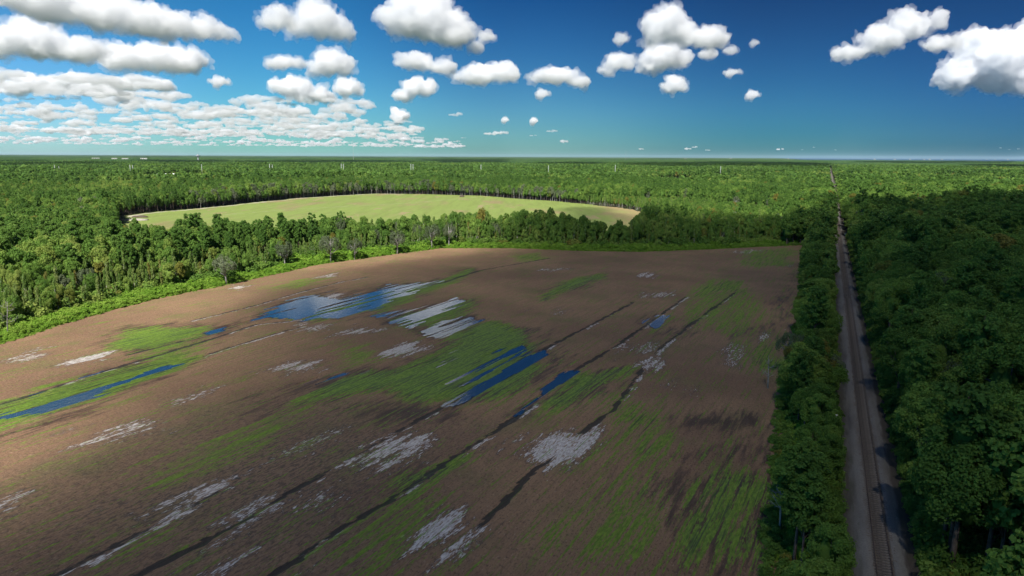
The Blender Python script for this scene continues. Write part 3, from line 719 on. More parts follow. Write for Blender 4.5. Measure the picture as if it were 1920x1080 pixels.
sc = np.where(left, sc * (.60 + .40 * sstep(9, np.where((x > -60) & (y > 250), 20, 34), dF_)), sc)
sc = np.where((x < -45) & (y > 230) & (y < 420) & (dM_ > 0) & (dM_ < 60), sc * .88, sc)
swc = sc * NR.uniform(.9, 1.2, n) * np.where(strip, 1.0, np.where(rp < -25, .64, .92))
rz = NR.uniform(0, 6.283, n)
# individuals: those that show largest
vis = (np.abs(x) < (y + 3) * .80 + 2) & (y > 16)
el = (H - 12) / np.maximum(dist, 1); vis &= (dist > 18)
def pick(k, cnt, extra=None):
    c_ = np.nonzero((kind == k) & vis & (extra if extra is not None else True))[0]
    return c_[np.argsort(dist[c_])][:cnt]
sel = {0: pick(0, 290), 1: pick(1, 290), 2: pick(2, 160), 3: pick(3, 60)}
KN = {0: 'broadleaf_tree', 1: 'pine_tree', 2: 'slender_tree', 3: 'spreading_oak'}
CATN = {0: 'leafy tree', 1: 'pine tree', 2: 'slender tree', 3: 'oak tree'}
def zone(i):
    if rp[i] > 0: return 0
    if strip[i] or rp[i] > -26: return 1
    return 2
ZL = {0: ['round green leafy tree crowded in the dark woods beside the railway, field-less side', 'tall pine with tufted crown in the dark woods beside the railway, field-less side'],
      1: ['small leafy tree in the narrow strip between ploughed field and railway', 'small pine in the narrow strip between ploughed field and railway'],
      2: ['green leafy tree in the woods behind the ploughed field', 'pine tree in the woods behind the ploughed field', 'slender pale-trunked tree at the edge of the ploughed field', 'grey-green spreading oak on the far edge of the light green meadow']}
ZG = {0: ['leafy trees in the woods beside the railway', 'pines in the woods beside the railway'], 1: ['leafy trees between field and railway', 'pines between field and railway'],
      2: ['leafy trees in the woods behind the field', 'pines in the woods behind the field', 'slender trees along the field edge', 'spreading oaks along the meadow edge']}
def plant(kname, vi_, loc, sxy, sz, rz_, label, cat_, group=None):
    cme, tme, hh = ME[kname][vi_ % len(ME[kname])]
    e = empty(kname, loc, rz_); e.scale = (sxy, sxy, sz)
    obj('trunk', tme, e); obj('crown', cme, e)
    tag(e, label, cat_, group); return e
done = np.zeros(n, bool)
def name_tree(i, k, z_):
    med = MED[(k, z_)]
    size = 'tall' if sc[i] > med * 1.07 else ('short' if sc[i] < med * .93 else 'mid-sized')
    kd = ('round leafy tree', 'tufted pine', 'slim pale-trunked tree', 'grey-green spreading oak')[k]
    if z_ == 0:
        row = 'right beside the track' if rp[i] < 12 else ('one row in from the track' if rp[i] < 20 else 'deep in the right-hand woods')
        far_ = 'at the bottom of the photo' if y[i] < 75 else ('below mid height' if y[i] < 115 else ('by mid-field' if y[i] < 180 else 'up toward the bridge'))
    elif z_ == 1:
        row = 'in the narrow strip on the field side' if rp[i] < -9 else 'in the narrow strip on the track side'
        far_ = 'near the bottom' if y[i] < 85 else ('by the green-striped corner' if y[i] < 120 else ('at its middle' if y[i] < 190 else 'at its far end'))
    else:
        row = 'at the edge of the field' if dF_[i] < 16 else ('just behind the edge trees' if dF_[i] < 30 else 'deep behind the field edge')
        far_ = ('at the far left, %s' % ('frontmost' if y[i] < 190 else ('halfway back' if y[i] < 230 else 'behind'))) if x[i] < -100 else ('behind the left puddles' if x[i] < -60 else ('in front of the meadow' if x[i] < 40 else 'near the railway'))
    return '%s %s %s, %s' % (size, kd, row, far_)
ZN = np.array([zone(i) for i in range(n)])
MED = {(k, z_): float(np.median([sc[i] for i in sel[k] if ZN[i] == z_] or [1.])) for k in sel for z_ in range(3)}
for k, ids in sel.items():
    for i in ids:
        z_ = zone(i); kk = min(k, len(ZL[z_]) - 1)
        plant(KN[k], int(i), (x[i], y[i], -.5), swc[i], sc[i], rz[i], name_tree(i, k, z_), CATN[k], ZG[z_][kk]); done[i] = True
rest = ~done
vmap = {0: 'broad', 1: 'pine', 2: 'slim', 3: 'oak'}
vi = np.zeros(n, int)
for k, nm in vmap.items():
    a, c_ = SRC[nm]; vi = np.where(kind == k, a + (np.arange(n) % c_), vi)
pts = np.stack([x, y, np.full(n, -.5)], 1); scv = np.stack([swc, swc, sc], 1)
for nm, msk, lb in (('forest', rest & (rp < 0), 'dense green forest around the fields, nearer part'), ('forest', rest & (rp > 0), 'dense dark green forest beside the railway')):
    scatter(nm, LO, pts[msk], scv[msk], rz[msk], vi[msk], lb)
# middle distance
x2, y2 = jgrid(-2700, 2700, 650, 3000, 6.6)
d2 = np.hypot(x2, y2); rp2 = rail_perp(x2, y2)
u2 = NR.random(len(x2)); clear = fbm(x2 * .004, y2 * .004, 3, 90)
ok = (d2 > 898) & (d2 < 3000) & inview(x2, y2) & (np.abs(rp2) > 7) & (u2 > .04) & (clear < .70)
x2, y2, d2 = x2[ok], y2[ok], d2[ok]; n2 = len(x2)
st2_ = fbm(x2 * .008, y2 * .008, 2, 91)
k2 = NR.random(n2) < .35 + (st2_ - .5) * 1.5
vi2 = np.where(k2, 15 + np.arange(n2) % 2, 12 + np.arange(n2) % 3)
s2 = NR.uniform(.8, 1.15, n2) * (.95 + (fbm(x2 * .006, y2 * .006, 2, 92) - .5) * .6)
scatter('forest', LO, np.stack([x2, y2, np.full(n2, -.5)], 1), np.stack([s2 * 1.02, s2 * 1.02, s2], 1), NR.uniform(0, 6.28, n2), vi2, 'flat forest stretching away in the middle distance')
# far forest as tiles of canopy
FT = bpy.data.collections.new('canopy_sources')
for q in range(3):
    rg = np.random.default_rng(700 + q); parts = []
    tx, ty_ = np.meshgrid(np.arange(0, 160, 8.), np.arange(0, 160, 8.))
    tx = (tx + rg.uniform(-3, 3, tx.shape)).ravel() - 76; ty_ = (ty_ + rg.uniform(-3, 3, ty_.shape)).ravel() - 76
    v0, f0 = ICO1; v0 = v0[:]; 
    for a_, b_ in zip(tx, ty_):
        hh = rg.uniform(11, 18); r_ = rg.uniform(3.6, 5.6)
        v_ = v0 * (1 + rg.normal(size=(len(v0), 1)) * .12) * np.array([r_, r_, 5.5]) + np.array([a_, b_, hh - 4])
        parts.append((v_, f0, np.full(len(v_), rg.random())))
    o_ = bpy.data.objects.new('canopy%d' % q, build('canopy', parts, [M_FAR], [0] * len(parts))); FT.objects.link(o_)
def tiles(r0, r1, tsz, scale, label, shore):
    a, b_ = jgrid(-r1 * .9, r1 * .9, r0 * .7, r1, tsz); d_ = np.hypot(a, b_)
    k_ = (d_ > r0) & (d_ < r1) & inview(a, b_) & (np.abs(rail_perp(a, b_)) > 6 + tsz * .5 * (d_ < 4500) + (d_ > 4500) * 0) & (fbm(a * .0012, b_ * .0012, 3, 95) < .74)
    k_ &= ~((a > b_ * .38) & (d_ > shore))
    a, b_ = a[k_], b_[k_]; m_ = len(a); hz = NR.uniform(.75, 1.05, m_)
    scatter('forest', FT, np.stack([a, b_, np.full(m_, -.5)], 1), np.stack([np.full(m_, scale), np.full(m_, scale), hz], 1), NR.integers(0, 4, m_) * math.pi / 2 + NR.uniform(-.2, .2, m_), np.arange(m_) % 3, label)
tiles(2990, 11000, 150, 1.05, 'far green forest below the horizon', 9500)
tiles(10900, 45000, 620, 4.4, 'farthest forest on the horizon', 9500)
print('trees', n, n2, time.time() - T0)
# ------------------------------------------------------------------ clouds
def volmat(name, dens):
    m = bpy.data.materials.new(name); m.use_nodes = True; t = m.node_tree; t.nodes.remove(t.nodes['Principled BSDF'])
    v_ = t.nodes.new('ShaderNodeVolumePrincipled'); v_.inputs['Color'].default_value = (.965, .970, .980, 1); v_.inputs['Density'].default_value = dens; v_.inputs['Anisotropy'].default_value = 0.
    t.links.new(v_.outputs[0], t.nodes['Material Output'].inputs['Volume']); m.cycles.homogeneous_volume = True; return m
M_CLOUD = volmat('cloud', .008); M_OVER = volmat('thin cloud', .0158); M_FRINGE = volmat('cloud fringe', .0035); M_BANK = volmat('distant cloud', .0055)
ALT = 1200.
def cloud_mesh(balls, vox, amps, m, seed=0, flat=True):
    """balls: (x, y, z, rx, ry, rz) joined, remeshed into one skin and roughened"""
    v0, f0 = ICO2; V = []; Fs = []; o_ = 0
    for q in balls:
        vv = v0 * np.array(q[3:]) + np.array(q[:3])
        if flat: vv[:, 2] = np.maximum(vv[:, 2], 0)
        V.append(vv); Fs.append(f0 + o_); o_ += len(v0)
    me = mesh('cloud', np.concatenate(V), np.concatenate(Fs)); ob = bpy.data.objects.new('tmp', me); C.objects.link(ob)
    r_ = ob.modifiers.new('r', 'REMESH'); r_.mode = 'VOXEL'; r_.voxel_size = vox
    for sc_, st_ in amps:
        t_ = bpy.data.textures.new('n', 'CLOUDS'); t_.noise_scale = sc_; t_.noise_depth = 3
        d_ = ob.modifiers.new('d', 'DISPLACE'); d_.texture = t_; d_.strength = st_; d_.mid_level = .5; d_.texture_coords = 'LOCAL'
    r_ = ob.modifiers.new('r2', 'REMESH'); r_.mode = 'VOXEL'; r_.voxel_size = vox * .8
    dg = bpy.context.evaluated_depsgraph_get(); out = bpy.data.meshes.new_from_object(ob.evaluated_get(dg))
    bpy.data.objects.remove(ob); bpy.data.meshes.remove(me)
    out.materials.clear(); out.materials.append(m); out.polygons.foreach_set('use_smooth', np.ones(len(out.polygons), bool)); return out
def puffs(cx, cz, rx, rz_, rnd, k=24):
    b = [(cx, 0, cz, rx * .78, rx * .7, rz_ * .8)]
    for i in range(k):
        a = rnd.uniform(0, 6.283); s_ = rnd.uniform(-.6, 1); q = math.sqrt(1 - s_ * s_); rr = rnd.uniform(.22, .46) * min(rx, rz_ * 1.25)
        b.append((cx + math.cos(a) * q * (rx - rr), math.sin(a) * q * rx * .65, cz + s_ * (rz_ - rr * .8), rr * 1.15, rr * 1.1, rr * .9))
    return b
def sky_cloud(ells, yb, label, seed, m=None, vox=2.0):
    rnd = random.Random(seed); D = (ALT - H) / math.tan(math.atan((540 - yb) / F) - PITCH); s_ = D / F / math.cos(PITCH)
    cx0 = (min(e[0] - e[2] for e in ells) + max(e[0] + e[2] for e in ells)) / 2; balls = []
    for cx, cy, rx, ry in ells: balls += puffs((cx - cx0) * s_, (yb - cy) * s_, rx * s_, ry * s_, rnd)
    kq = min(1., max(e[3] for e in ells) / 26 + .12)
    me = cloud_mesh([(a, b, c, d * .95, e, f * .93) for a, b, c, d, e, f in balls], vox * s_, ((34 * s_, 30 * s_ * kq), (14 * s_, 21 * s_ * kq), (5.5 * s_, 12 * s_ * kq)), m or M_CLOUD)
    me2 = cloud_mesh([(a, b, c, d * 1.02 + .5 * s_, e, f * 1.04 + .5 * s_) for a, b, c, d, e, f in balls], vox * s_ * 1.1, ((26 * s_, 44 * s_ * kq), (10 * s_, 32 * s_ * kq), (4 * s_, 11 * s_ * kq)), M_FRINGE, flat=False)
    gx_, gy_ = G(cx0, 400); az = math.atan2(gx_, gy_)
    o_ = obj('cloud', me, None, (math.tan(az) * D, D, ALT), -az * .6); obj('wisps', me2, o_); tag(o_, label, 'cloud', 'white cumulus clouds in the blue sky'); return o_
CL = [([(60, 12, 66, 28), (150, 22, 80, 36), (230, 32, 70, 38), (310, 44, 70, 30), (380, 50, 52, 22), (425, 56, 25, 14)], 80, 'long white cloud with a grey underside across the top left corner of the sky'),
 ([(100, 88, 62, 36), (45, 95, 45, 24), (170, 98, 52, 22)], 126, 'broad humped white cloud below the long top left cloud'),
 ([(285, 118, 55, 26), (340, 118, 60, 26), (385, 116, 20, 12)], 148, 'wide white cloud with ragged right end, right of the broad humped one'),
 ([(-5, 145, 30, 28), (5, 175, 18, 16)], 196, 'white cloud cut by the left edge of the photo'),
 ([(80, 165, 42, 20), (60, 172, 30, 14)], 188, 'small rounded cloud under the broad humped cloud at the left'),
 ([(165, 163, 42, 17), (205, 172, 42, 13)], 190, 'flat white cloud in the middle of the left cloud bank'),
 ([(270, 162, 62, 13), (318, 164, 26, 10)], 179, 'long thin cloud under the cloud with the ragged right end'),
 ([(430, 158, 22, 10)], 169, 'small lone grey cloud above the left cloud bank'),
 ([(540, 42, 32, 24), (520, 50, 16, 10)], 68, 'torn grey cloud touching the left of the round white cloud'),
 ([(612, 42, 44, 32), (640, 62, 38, 20), (585, 60, 30, 18)], 85, 'round white cloud left of the largest central cloud'),
 ([(795, 40, 66, 42), (845, 62, 50, 32), (745, 42, 26, 14)], 99, 'largest white cloud at the top centre of the sky'),
 ([(893, 92, 18, 11), (914, 72, 16, 12)], 106, 'two small puffs right of the largest central cloud'),
 ([(550, 122, 38, 13), (530, 126, 20, 8)], 138, 'ragged grey cloud below the round white cloud'),
 ([(632, 124, 38, 24), (610, 135, 22, 14)], 152, 'domed cloud below the round white cloud'),
 ([(780, 120, 36, 17), (828, 130, 30, 12)], 143, 'double humped cloud under the largest central cloud'),
 ([(900, 145, 48, 18), (940, 139, 30, 18)], 166, 'white cloud right of the double humped one'),
 ([(790, 168, 32, 17), (760, 180, 24, 9)], 190, 'slanting cloud lowest under the largest central cloud'),
 ([(560, 170, 42, 19), (600, 182, 36, 12)], 196, 'bright cloud on top of the central part of the cloud bank'),
 ([(660, 170, 28, 17)], 188, 'ragged cloud right of the bright cloud over the cloud bank'),
 ([(1030, 145, 46, 15), (1078, 155, 26, 9)], 168, 'flat cloud right of centre with a small puff below'),
 ([(1015, 178, 15, 9)], 188, 'small puff below the flat cloud right of centre'),
 ([(1238, 56, 44, 36), (1300, 75, 46, 19), (1215, 45, 22, 18)], 96, 'tall white cloud right of centre, topmost of its cluster'),
 ([(1232, 112, 44, 24), (1208, 125, 26, 13)], 141, 'oval white cloud right below the tall white one'),
 ([(1150, 120, 28, 17), (1130, 130, 16, 8)], 138, 'thin torn cloud left of the oval white one'),
 ([(1155, 75, 16, 11)], 88, 'tiny torn puff left of the tall white cloud'),
 ([(1310, 100, 22, 9), (1348, 96, 14, 9)], 110, 'two little puffs under the right end of the tall white cloud'),
 ([(1255, 161, 26, 16)], 178, 'small bright lone cloud below the oval one'),
 ([(1357, 136, 19, 7)], 144, 'small flat lone cloud right of the cluster'),
 ([(1398, 178, 16, 8)], 187, 'lowest small lone cloud right of the cluster'),
 ([(1395, 80, 11, 6)], 87, 'faint tiny puff right of the tall white cloud'),
 ([(1620, 75, 38, 24), (1660, 55, 34, 24), (1580, 94, 38, 13), (1702, 48, 16, 15)], 110, 'slanting elongated cloud at the upper right'),
 ([(1725, 82, 34, 15)], 101, 'small cloud between the slanting cloud and the big one in the right corner'),
 ([(1830, 115, 66, 48), (1895, 95, 60, 48), (1800, 88, 36, 30), (1785, 140, 46, 28), (1860, 148, 52, 32)], 182, 'big bright cloud in the top right corner of the photo'),
 ([(948, 226, 9, 5)], 232, 'tiny left puff of two low over the horizon at the centre'),
 ([(1001, 228, 10, 6)], 235, 'tiny right puff of two low over the horizon at the centre'),
 ([(755, 222, 18, 12), (745, 212, 10, 6)], 236, 'little puff at the right end of the cloud bank')]
for i, (e_, yb, lb) in enumerate(CL): sky_cloud(e_, yb, lb, 900 + i, None, 2.0 if len(e_) > 1 else 1.6)
CT = bpy.data.collections.new('cloud_sources')
for q in range(5):
    rnd = random.Random(40 + q); balls = []
    for i in range(rnd.randint(3, 5)): balls += puffs(rnd.uniform(-420, 420), rnd.uniform(40, 110), rnd.uniform(160, 300), rnd.uniform(70, 170), rnd, 16)
    CT.objects.link(bpy.data.objects.new('bank%d' % q, cloud_mesh(balls, 26, ((320, 220), (110, 120)), M_BANK)))
cp = []; rnd = random.Random(5)
def azpx(px): gx_, gy_ = G(px, 400); return math.atan2(gx_, gy_)
for D0, D1, p0, p1, n_ in ((12500, 17000, -250, 300, 34), (16000, 26000, -300, 690, 210), (26000, 48000, -300, 780, 520), (48000, 95000, -250, 870, 420), (85000, 120000, 1180, 1560, 9), (90000, 120000, 1820, 1940, 3), (20000, 30000, 740, 800, 3), (18000, 60000, 700, 1150, 12)):
    for i in range(n_):
        D = D0 + (D1 - D0) * rnd.random() ** .7; a = azpx(p0) + (azpx(p1) - azpx(p0)) * rnd.random()
        if D < 17500 and 640 * 1 < rnd.uniform(0, 1): continue
        s_ = rnd.choice((.25, .4, .55, .8, 1.0)) * rnd.uniform(.8, 1.2) * (1. if D < 40000 else 1.15)
        cp.append((D * math.sin(a), D * math.cos(a), ALT + rnd.uniform(-40, 60), s_ * rnd.uniform(.9, 1.4), s_, s_ * rnd.uniform(.6, 1.3), rnd.uniform(-.5, .5)))
cp = np.array(cp)
scatter('clouds', CT, cp[:, :3], cp[:, 3:6], cp[:, 6], np.arange(len(cp)) % 5, 'bank of small flat clouds receding to the left horizon')
# clouds higher than the frame: they shade the near field and bands of the far forest
SHOFF = Vector((SUN.x, SUN.y, 0)) / SUN.z * ALT
def shade_cloud(poly, rmax, zr, seed):
    rnd = random.Random(seed); P_ = np.array(poly); balls = []
    mn, mx = P_.min(0), P_.max(0); k = 0
    step_ = rmax * .55
    for a in np.arange(mn[0], mx[0], step_):
        for b_ in np.arange(mn[1], mx[1], step_):
            a_, bb = a + rnd.uniform(-.3, .3) * step_, b_ + rnd.uniform(-.3, .3) * step_
            d_ = -float(sdf(np.array([a_]), np.array([bb]), poly)[0])
            if d_ < step_ * .1: continue
            r_ = min(d_ + 8, rmax) * rnd.uniform(.85, 1.05); balls.append((a_ + SHOFF.x, bb + SHOFF.y, rnd.uniform(-5, 12), r_, r_, min(zr * (1 + .45 * float(sstep(-10, 60, a_ - .35 * bb + 25)) + .75 * float(sstep(130, 60, bb))), r_) * rnd.uniform(.8, 1.2)))
    for i in range(len(P_)):
        a, b_ = P_[i], P_[(i + 1) % len(P_)]; L_ = np.linalg.norm(b_ - a); m_ = int(L_ / 28)
        if L_ > 1500 * 1 or m_ > 60: m_ = 40
        for q in range(m_):
            t_ = (q + .5) / m_; c_ = a + (b_ - a) * t_ + np.array([rnd.uniform(-6, 6), rnd.uniform(-6, 6)]); r_ = rnd.uniform(14, 30)
            balls.append((c_[0] + SHOFF.x, c_[1] + SHOFF.y, rnd.uniform(-8, 12), r_, r_, r_ * .8))
    return balls
MAIN = [(-150, -160), (-95, -40), (-76, 40), G(0, 975), G(150, 890), G(300, 800), G(350, 730), G(420, 640), G(500, 585), G(610, 540), G(705, 507), G(790, 491), G(875, 480), G(935, 458, 5), G(960, 420, 10), (42, 445), (60, 510), G(1090, 391), G(1180, 400, 8), G(1260, 398, 12), G(1400, 402, 12), G(1525, 402, 12), G(1545, 372, 12), G(1592, 368, 13), G(1612, 381, 13), G(1750, 374, 13), G(1940, 376, 13), (560, 470), (760, 300), (640, -60), (400, -260), (100, -300)]
balls = shade_cloud(MAIN, 62, 45, 3)
o_ = obj('clouds', cloud_mesh(balls, 9, ((60, 16), (22, 8)), M_OVER, flat=False), None, (0, 0, ALT)); tag(o_, 'cloud overhead, above the top of the photo', kind='stuff')
BANDS = [[(430, 302), (640, 300.5), (800, 302), (790, 305), (600, 306), (440, 305)], [(980, 305), (1140, 304), (1150, 308), (1000, 309.5)], [(1600, 303), (1900, 303.5), (1900, 306), (1620, 305.5)], [(-60, 307), (180, 306), (240, 308), (60, 311), (-60, 311)], [(1150, 305), (1350, 303.5), (1560, 306), (1560, 316), (1400, 314.5), (1170, 311)], [(250, 300.5), (430, 299.5), (430, 305), (380, 306.5), (260, 304)], [(780, 299.5), (960, 299.5), (950, 306), (820, 305)], [(1790, 309), (1920, 309), (2000, 316), (1850, 314)],
         [(290, 312), (350, 312), (340, 317), (290, 317)], [(-60, 318), (28, 321), (20, 330), (-60, 332)], [(-80, 301), (100, 300.5), (90, 303.5), (-80, 304)], [(1540, 322), (1570, 322), (1580, 330), (1550, 332)]]
for i, b_ in enumerate(BANDS):
    P_ = [G(*q, 14) for q in b_]; balls = shade_cloud(P_, 110, 60, 50 + i)
    if not balls: continue
    o_ = obj('clouds', cloud_mesh(balls, 26, ((120, 40),), M_CLOUD, flat=False), None, (0, 0, ALT)); tag(o_, 'cloud high above the frame that shades a band of far forest', kind='stuff')
print('clouds', time.time() - T0)

# ------------------------------------------------------------------ undergrowth and field-margin bushes
UG2 = bpy.data.collections.new('dark_shrub_sources')
for q in range(4): UG2.objects.link(bpy.data.objects.new('thicket%d' % q, build('shrub', shrubparts(830 + q), [M_BROAD], [0] * 15)))
UG = bpy.data.collections.new('shrub_sources')
for q in range(4): UG.objects.link(bpy.data.objects.new('shrub%d' % q, build('shrub', shrubparts(800 + q), [M_SHRUB], [0] * 99 if 0 else [0] * 15)))
bx, by = jgrid(-150, 175, 20, 350, 1.2)
d_ = sdf(bx, by, FIELD); rp3 = rail_perp(bx, by)
ok = (d_ > .3 + 1.2 * fbm(bx * .15, by * .15, 2, 33)) & (d_ < 13) & (rp3 < -8) & inview(bx, by) & ((d_ < 9) | (NR.random(len(bx)) < .4)) & ~((bx < -100) & (by < 110))
ok &= ~((d_ > 4) & (rp3 > -30) & (NR.random(len(bx)) < .6))
hgt = (sstep(0, 5, d_) * .75 + .35) * (1 + .5 * sstep(230, 280, by) * sstep(3, 8, d_))
bx, by, hgt, d_ = bx[ok], by[ok], hgt[ok], d_[ok]; nb = len(bx); s_ = NR.uniform(.35, 1.1, nb) * hgt * (.8 + .7 * fbm(bx * .08, by * .08, 2, 34)) * np.where((bx > -20), .8, 1)
scatter('undergrowth', UG, np.stack([bx, by, np.full(nb, -.4)], 1), np.stack([s_ * 1.25, s_ * 1.25, s_], 1), NR.uniform(0, 6.28, nb), np.arange(nb) % 4, 'bright green bushes along the margin of the ploughed field')
ex, ey = jgrid(-30, 175, 20, 335, 1.2); d_ = sdf(ex, ey, FIELD); rp4 = rail_perp(ex, ey)
ok = (d_ > -.6 + 1.6 * fbm(ex * .3, ey * .3, 2, 35)) & (d_ < 3.5) & (rp4 > -22) & (rp4 < -5) & inview(ex, ey); ex, ey = ex[ok], ey[ok]; ne = len(ex); s_ = NR.uniform(.25, .85, ne)
scatter('undergrowth', UG2, np.stack([ex, ey, np.full(ne, -.3)], 1), np.stack([s_, s_, s_], 1), NR.uniform(0, 6.28, ne), np.arange(ne) % 4, 'dark bushes at the foot of the tree strip along the right field edge')
wx, wy = jgrid(20, 190, 10, 190, 2.2); rp5 = rail_perp(wx, wy); ok = (rp5 > 5.4) & (rp5 < 75) & inview(wx, wy); wx, wy = wx[ok], wy[ok]; nw = len(wx); s_ = NR.uniform(.9, 1.8, nw)
scatter('undergrowth', UG2, np.stack([wx, wy, np.full(nw, -.5)], 1), np.stack([s_, s_, s_ * 1.1], 1), NR.uniform(0, 6.28, nw), np.arange(nw) % 4, 'leafy understory filling the gaps of the right-hand woods')
t_ = NR.uniform(40, 420, 5200); s3 = np.where(NR.random(5200) < .5, NR.uniform(-6.2, -3.1, 5200), NR.uniform(3.6, 6.6, 5200))
s4 = NR.uniform(.2, .6, 5200) * np.where(np.abs(s3) > 4.0, 1.5, .55)
ux = 9.5 + s3 * math.cos(RAIL_AZ) + t_ * math.sin(RAIL_AZ); uy = -s3 * math.sin(RAIL_AZ) + t_ * math.cos(RAIL_AZ)
scatter('undergrowth', UG2, np.stack([ux, uy, np.full(5200, -.45)], 1), np.stack([s4, s4, s4], 1), NR.uniform(0, 6.28, 5200), np.arange(5200) % 4, 'low dark weeds and bushes at the foot of the railway embankment')
# dark thicket on the woodland floor just inside the wood edges, so the trunks stand against leaves
ex, ey = jgrid(-170, 175, 20, 370, 3.2)
d_ = sdf(ex, ey, FIELD); ok = (d_ > 8) & (d_ < 34) & (rail_perp(ex, ey) < -9) & inview(ex, ey); ex, ey = ex[ok], ey[ok]; ne = len(ex); s_ = NR.uniform(1.1, 2.6, ne)
scatter('undergrowth', UG2, np.stack([ex, ey, np.full(ne, -.5)], 1), np.stack([s_, s_, s_], 1), NR.uniform(0, 6.28, ne), np.arange(ne) % 4, 'green thicket under the trees behind the ploughed field')

# ------------------------------------------------------------------ single trees that stand out
def feature(kind_, vi_, px, py, hgt_, wid, label, cat_):
    gx_, gy_ = G(px, py); hh = ME[kind_][vi_ % len(ME[kind_])][2]
    return plant(kind_, vi_, (gx_, gy_, -.4), wid, hgt_ / hh, R.uniform(0, 6), label, cat_)
feature('spreading_oak', 0, 425, 533, 10.5, .72, 'lone ashy grey oak bulging out of the left margin of the ploughed field', 'oak tree')
feature('spreading_oak', 1, 535, 503, 11.0, .7, 'grey-green oak with a bent white trunk on the left field margin', 'oak tree')
feature('spreading_oak', 2, 620, 492, 11.5, .75, 'large grey oak with a thick pale trunk at the upper left field margin', 'oak tree')
feature('spreading_oak', 0, 665, 487, 9.5, .6, 'smaller grey oak right of the large one with the thick pale trunk', 'oak tree')
feature('spreading_oak', 1, 745, 476, 10.5, .75, 'dark grey-green oak with low crown left of the field corner', 'oak tree')
feature('spreading_oak', 2, 810, 467, 12, .7, 'left one of two tall oaks at the far left corner of the field', 'oak tree')
feature('spreading_oak', 0, 842, 464, 12.5, .66, 'tall oak with a bare white trunk at the far left corner of the field', 'oak tree')
feature('spreading_oak', 1, 640, 470, 15.5, .62, 'tall grey crown rising above the wood in front of the meadow', 'oak tree')
feature('pine_tree', 1, 1010, 452, 16.5, .9, 'spindly pine poking above the far tree line in front of the meadow', 'pine tree')
feature('spreading_oak', 2, 1480, 705, 9.5, .55, 'pale grey-leaved tree in the strip between field and railway', 'oak tree')
feature('spreading_oak', 0, 1553, 745, 9., .55, 'rounded grey-brown tree leaning toward the track from the narrow strip', 'oak tree')
def bare_tree(px, py, h_, seed, label):
    rg = np.random.default_rng(seed); gx_, gy_ = G(px, py)
    e = empty('bare_tree', (gx_, gy_, -.4)); lx, ly = rg.uniform(-.9, .9, 2)
    tb = MB(); tb.tube([(0, 0, -.3), (lx * .3, ly * .3, h_ * .4), (lx, ly, h_ * .8), (lx * 1.3, ly * 1.2, h_)], [.16, .12, .07, .02], 7); obj('trunk', tb.me('trunk', M_GREY, True), e)
    for i in range(11):
        t0 = rg.uniform(.3, .92); a = rg.uniform(0, 6.28); L_ = h_ * rg.uniform(.14, .3) * (1.2 - t0 * .6)
        s_ = np.array([lx * t0, ly * t0, h_ * t0 * .95]); d = np.array([math.cos(a), math.sin(a), rg.uniform(.2, .9)]); m1 = s_ + d * L_ * .5 + rg.normal(size=3) * .15; e1 = s_ + d * L_ + np.array([0, 0, .3])
        b = MB(); b.tube([s_, m1, e1], [.06, .035, .012], 5)
        for q in range(3): b.tube([m1, m1 + (d + rg.normal(size=3) * .7) * L_ * .35], [.022, .008], 4)
        obj('branch', b.me('branch', M_GREY, True), e)
    tag(e, label, 'bare tree')
bare_tree(1440, 728, 6.5, 1, 'leafless white tree leaning over the right field edge')
bare_tree(1462, 1000, 6.5, 2, 'leafless pale stem in the near part of the strip beside the field')
bare_tree(1765, 745, 14, 3, 'bare pale-limbed tree under the big dome in the right-hand woods')
bare_tree(15, 632, 9, 4, 'pale leafless forked tree at the left end of the field margin')
bare_tree(860, 690, .01, 5, 'x') if False else None

# ------------------------------------------------------------------ things along the railway
M_WHITE = simple('white paint', (.78, .78, .76), .6, .08, 3); M_STEEL = simple('galvanised steel', (.48, .50, .50), .5, .12, 1); M_DARK = simple('dark timber', (.05, .04, .035), .9, .3, 2); M_CONC = simple('pale concrete', (.45, .43, .40), .9, .15, 1)
def rl(s_, t_): return (9.5 + s_ * math.cos(RAIL_AZ) + t_ * math.sin(RAIL_AZ), -s_ * math.sin(RAIL_AZ) + t_ * math.cos(RAIL_AZ))
def rt_of(px, py): gx_, gy_ = G(px, py); return (gx_ - 9.5) * math.sin(RAIL_AZ) + gy_ * math.cos(RAIL_AZ)
dk = Mat('dirt crossing', .95); dk.col(dk.mix(dk.noise(dk.coord('Object'), .9, 3), (.20, .15, .12), (.38, .33, .29)))
for py, wd in ((405, 7), (374, 9)):
    t_ = rt_of(1568, py); b = MB(); nseg = 12; top = []
    for i in range(nseg + 1):
        q = -6.2 + 12.4 * i / nseg; zt = (.50 if abs(q) < 1.6 else .50 - (abs(q) - 1.6) * .13); top.append((q, zt))
    for i in range(nseg): b.v += []; 
    vv = []; ff = []
    for q, zt in top: vv += [(q, -wd / 2, zt), (q, wd / 2, zt), (q, wd / 2, zt - .5), (q, -wd / 2, zt - .5)]
    for i in range(nseg):
        for k in range(4): ff.append([i * 4 + k, i * 4 + (k + 1) % 4, i * 4 + 4 + (k + 1) % 4, i * 4 + 4 + k])
    ff += [[0, 1, 2, 3], [nseg * 4 + 3, nseg * 4 + 2, nseg * 4 + 1, nseg * 4]]
    cx_, cy_ = rl(0, t_); o_ = obj('road_crossing', mesh('crossing', vv, ff, [dk.m]), None, (cx_, cy_, 0), -RAIL_AZ); tag(o_, 'pale dirt road crossing the railway', kind='structure')
tb_ = rt_of(1572, 438)
cx_, cy_ = rl(0, tb_); br = empty('railway_bridge', (cx_, cy_, 0), -RAIL_AZ); tag(br, 'short dark open-deck railway bridge with white end markers among the trees', 'railway bridge')
